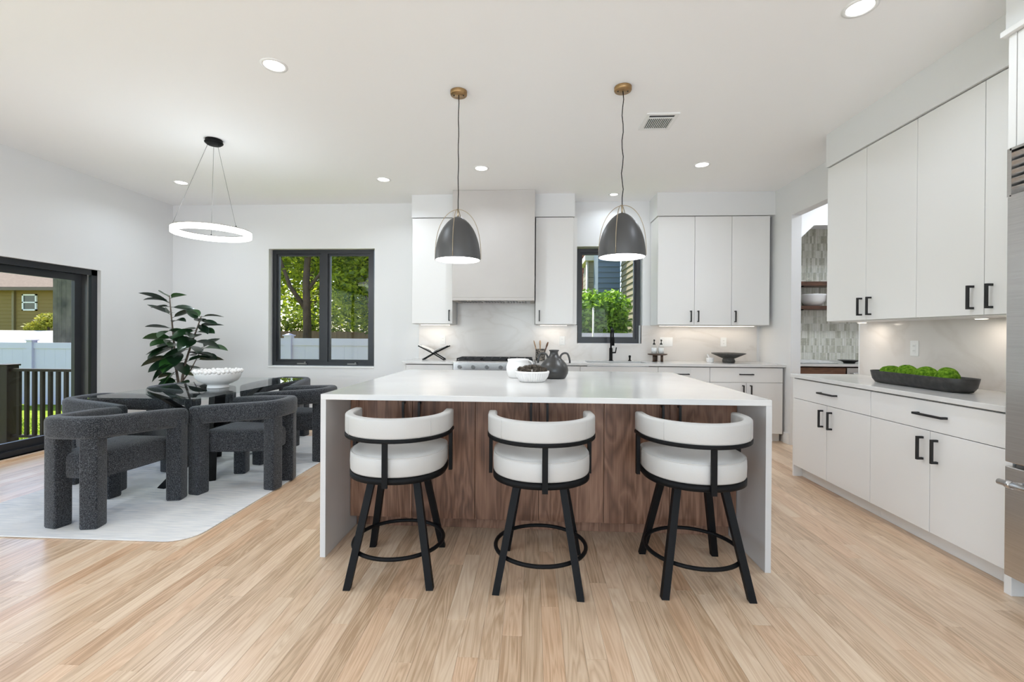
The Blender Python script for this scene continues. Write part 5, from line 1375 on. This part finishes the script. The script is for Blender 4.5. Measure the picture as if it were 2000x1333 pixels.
wo = wi.build('window', pmat('white_window', (.8, .8, .78), .5), hs); B(wx0 + .07, wx1 - .07, 22.0, 22.012, wz0 + .07, wz1 - .07).build('pane', pmat('dark_pane', (.06, .07, .06), .1), wo)
sh_ = thing('garage_roof', 'low pale roof just above the white fence', 'roof', (-22, 18, .4))
mb = MB(); mb.add([(-26, 16.5, .75), (-17, 16.5, .75), (-17, 19.5, 1.28), (-26, 19.5, 1.28), (-26, 16.5, .6), (-17, 16.5, .6), (-17, 19.5, .6), (-26, 19.5, .6)],
                  [(0, 1, 2, 3), (4, 7, 6, 5), (0, 4, 5, 1), (1, 5, 6, 2), (2, 6, 7, 3), (3, 7, 4, 0)]); mb.build('roof_sheet', pmat('pale_roof', (.62, .6, .55), .6), sh_)
bsn = thing('yellow_shrub', 'yellow green shrub in front of the olive house', 'shrub', (-22.3, 19.9, GZ))
foliage([(-22.3, 19.9, 1.75, .55, .4, .35), (-22.9, 19.9, 1.45, .5, .4, .25)], 1600, .07).build('foliage', leaf_mat('yellow_leaf', (.2, .22, .02), (.5, .46, .06), .4), bsn, tones=True)
mb = MB(); mb.tube([(-22.3, 19.9, GZ), (-22.3, 19.9, 1.5)], .05, 8); mb.build('stem', M['trunk'], bsn)
dw_ = thing('mottled_shed', 'dark mottled board shed beyond the white fence', 'shed', (-12, 14, GZ))
M['shed'] = pmat('mottled_boards', (.045, .042, .032), .9, noise=((.17, .15, .11), (2, 2, 1.6), .35, .65))  # dark boards with broad lighter patches
B(-14.40, -11.2, 13.03, 15, GZ, 3.6).build('wall', M['shed'], dw_)
for k in range(23): B(-14.44 + k * .14, -14.305 + k * .14, 13.0, 13.028, GZ, 3.6).build('board', M['shed'], dw_)

# beyond the sink window: neighbouring houses, brick and a bush
M['bluesiding'] = pmat('blue_grey_siding', (.15, .195, .235), .7)
M['tansiding'] = pmat('tan_siding', (.27, .235, .15), .7)
n1 = thing('blue_grey_house', 'blue grey clapboard house wall beyond the sink window', 'house', (2.4, 12.6, GZ))
B(1.74, 2.30, 12.05, 13, GZ, 6).build('wall', M['bluesiding'], n1)
z_ = GZ
while z_ < 5.5:
    mb = MB(); mb.add([(1.72, 12.05, z_), (2.30, 12.05, z_), (2.30, 12.015, z_), (1.72, 12.015, z_), (1.72, 12.05, z_ + .14), (2.30, 12.05, z_ + .14), (2.30, 12.042, z_ + .14), (1.72, 12.042, z_ + .14)],
                      [(0, 1, 2, 3), (3, 2, 6, 7), (7, 6, 5, 4), (1, 5, 6, 2), (0, 3, 7, 4)]); mb.build('clapboard', M['bluesiding'], n1); z_ += .14
n2 = thing('tan_house', 'tan clapboard side wall receding beyond the sink window', 'house', (3.2, 11, GZ))
B(2.33, 4.4, 9.9, 12.0, GZ, 6).build('wall', M['tansiding'], n2)
z_ = GZ
while z_ < 5.5:
    mb = MB(); mb.add([(2.33, 9.9, z_), (2.33, 12.0, z_), (2.295, 12.0, z_), (2.295, 9.9, z_), (2.33, 9.9, z_ + .14), (2.33, 12.0, z_ + .14), (2.322, 12.0, z_ + .14), (2.322, 9.9, z_ + .14)],
                      [(0, 3, 2, 1), (3, 7, 6, 2), (7, 4, 5, 6), (1, 2, 6, 5), (0, 4, 7, 3)]); mb.build('clapboard', M['tansiding'], n2); z_ += .14
B(2.27, 2.36, 9.85, 9.93, GZ, 6).build('corner_board', pmat('pale_trim', (.55, .6, .66), .6), n2)
n3 = thing('brick_house', 'red brick house wall at left of the sink window', 'house', (1.3, 15.4, GZ))
def brickm():
    m, nt, b = new_mat('red_brick'); oi = N(nt, 'ShaderNodeAttribute', attribute_name='tone')
    nt.links.new(ramp(nt, oi.outputs['Fac'], [(0, (.16, .05, .03)), (1, (.33, .12, .07))]), b.inputs['Base Color']); b.inputs['Roughness'].default_value = .85; return m
B(1.70, 2.05, 16.03, 17, GZ, 7).build('wall', pmat('mortar', (.3, .26, .22), .9), n3)
bk_ = MB(); z_ = .5; row = 0
while z_ < 5.0:
    x_ = 1.70 - (.11 if row % 2 else 0)
    while x_ < 2.05:
        bk_.box(max(1.70, x_) + .004, min(2.05, x_ + .22) - .004, 16.0, 16.03, z_ + .004, z_ + .071, rnd.random()); x_ += .22
    z_ += .075; row += 1
o = bk_.build('bricks', brickm(), n3, tones=True); o['kind'] = 'stuff'
B(1.48, 1.69, 16.0, 16.2, GZ, 7).build('corner_trim', pmat('cream_trim', (.75, .66, .55), .6), n3)
n4 = thing('cream_eave', 'tan gabled house corner beside the brick wall', 'house', (1.7, 13.5, GZ))
B(1.62, 1.78, 13.2, 14.4, GZ, 3.35).build('wall', M['tansiding'], n4)
for k in range(28): B(1.60, 1.619, 13.2, 14.4, GZ + .14 * k + .002, GZ + .14 * k + .13).build('clapboard', M['tansiding'], n4); B(1.60, 1.79, 13.18, 13.199, GZ + .14 * k + .002, GZ + .14 * k + .13).build('clapboard', M['tansiding'], n4)
B(1.50, 1.85, 13.05, 14.5, 3.36, 3.52).build('gutter', pmat('cream_gutter', (.66, .6, .48), .5), n4)
mb = MB(); mb.tube([(1.57, 13.15, GZ), (1.57, 13.15, 3.36)], .035, 8); mb.build('downspout', bpy.data.materials['cream_gutter'], n4)
bu = thing('green_bush', 'dense green bush filling the lower sink window', 'bush', (1.5, 10.1, GZ))
foliage([(1.25, 10.1, 1.85, .45, .4, .42), (1.75, 10.1, 1.85, .42, .4, .40), (1.5, 10.1, 1.5, .62, .45, .5), (1.05, 10.1, 1.5, .4, .4, .5), (1.93, 10.15, 1.45, .28, .3, .3), (1.45, 10.1, .9, .7, .5, .7)], 9000, .06).build('foliage', M['leafb'], bu, tones=True)
for dx in (-.2, 0.05, .3):
    mb = MB(); mb.tube([(1.5 + dx * .4, 10.1, GZ), (1.5 + dx, 10.1, .9), (1.5 + dx * 1.6, 10.1, 1.8)], .02, 6); mb.build('stem', M['trunk'], bu)
po = thing('garden_pole', 'pale thin pole in front of the bush outside', 'pole', (1.2, 9.1, GZ))
mb = MB(); mb.tube([(1.215, 9.12, GZ), (1.215, 9.12, 1.76)], .018, 10); mb.build('pole_shaft', pmat('pale_pole', (.6, .6, .52), .5), po)
mb = MB(); mb.sphere((1.215, 9.12, 1.77), .022, 8, 6); mb.build('pole_cap', bpy.data.materials['pale_pole'], po)
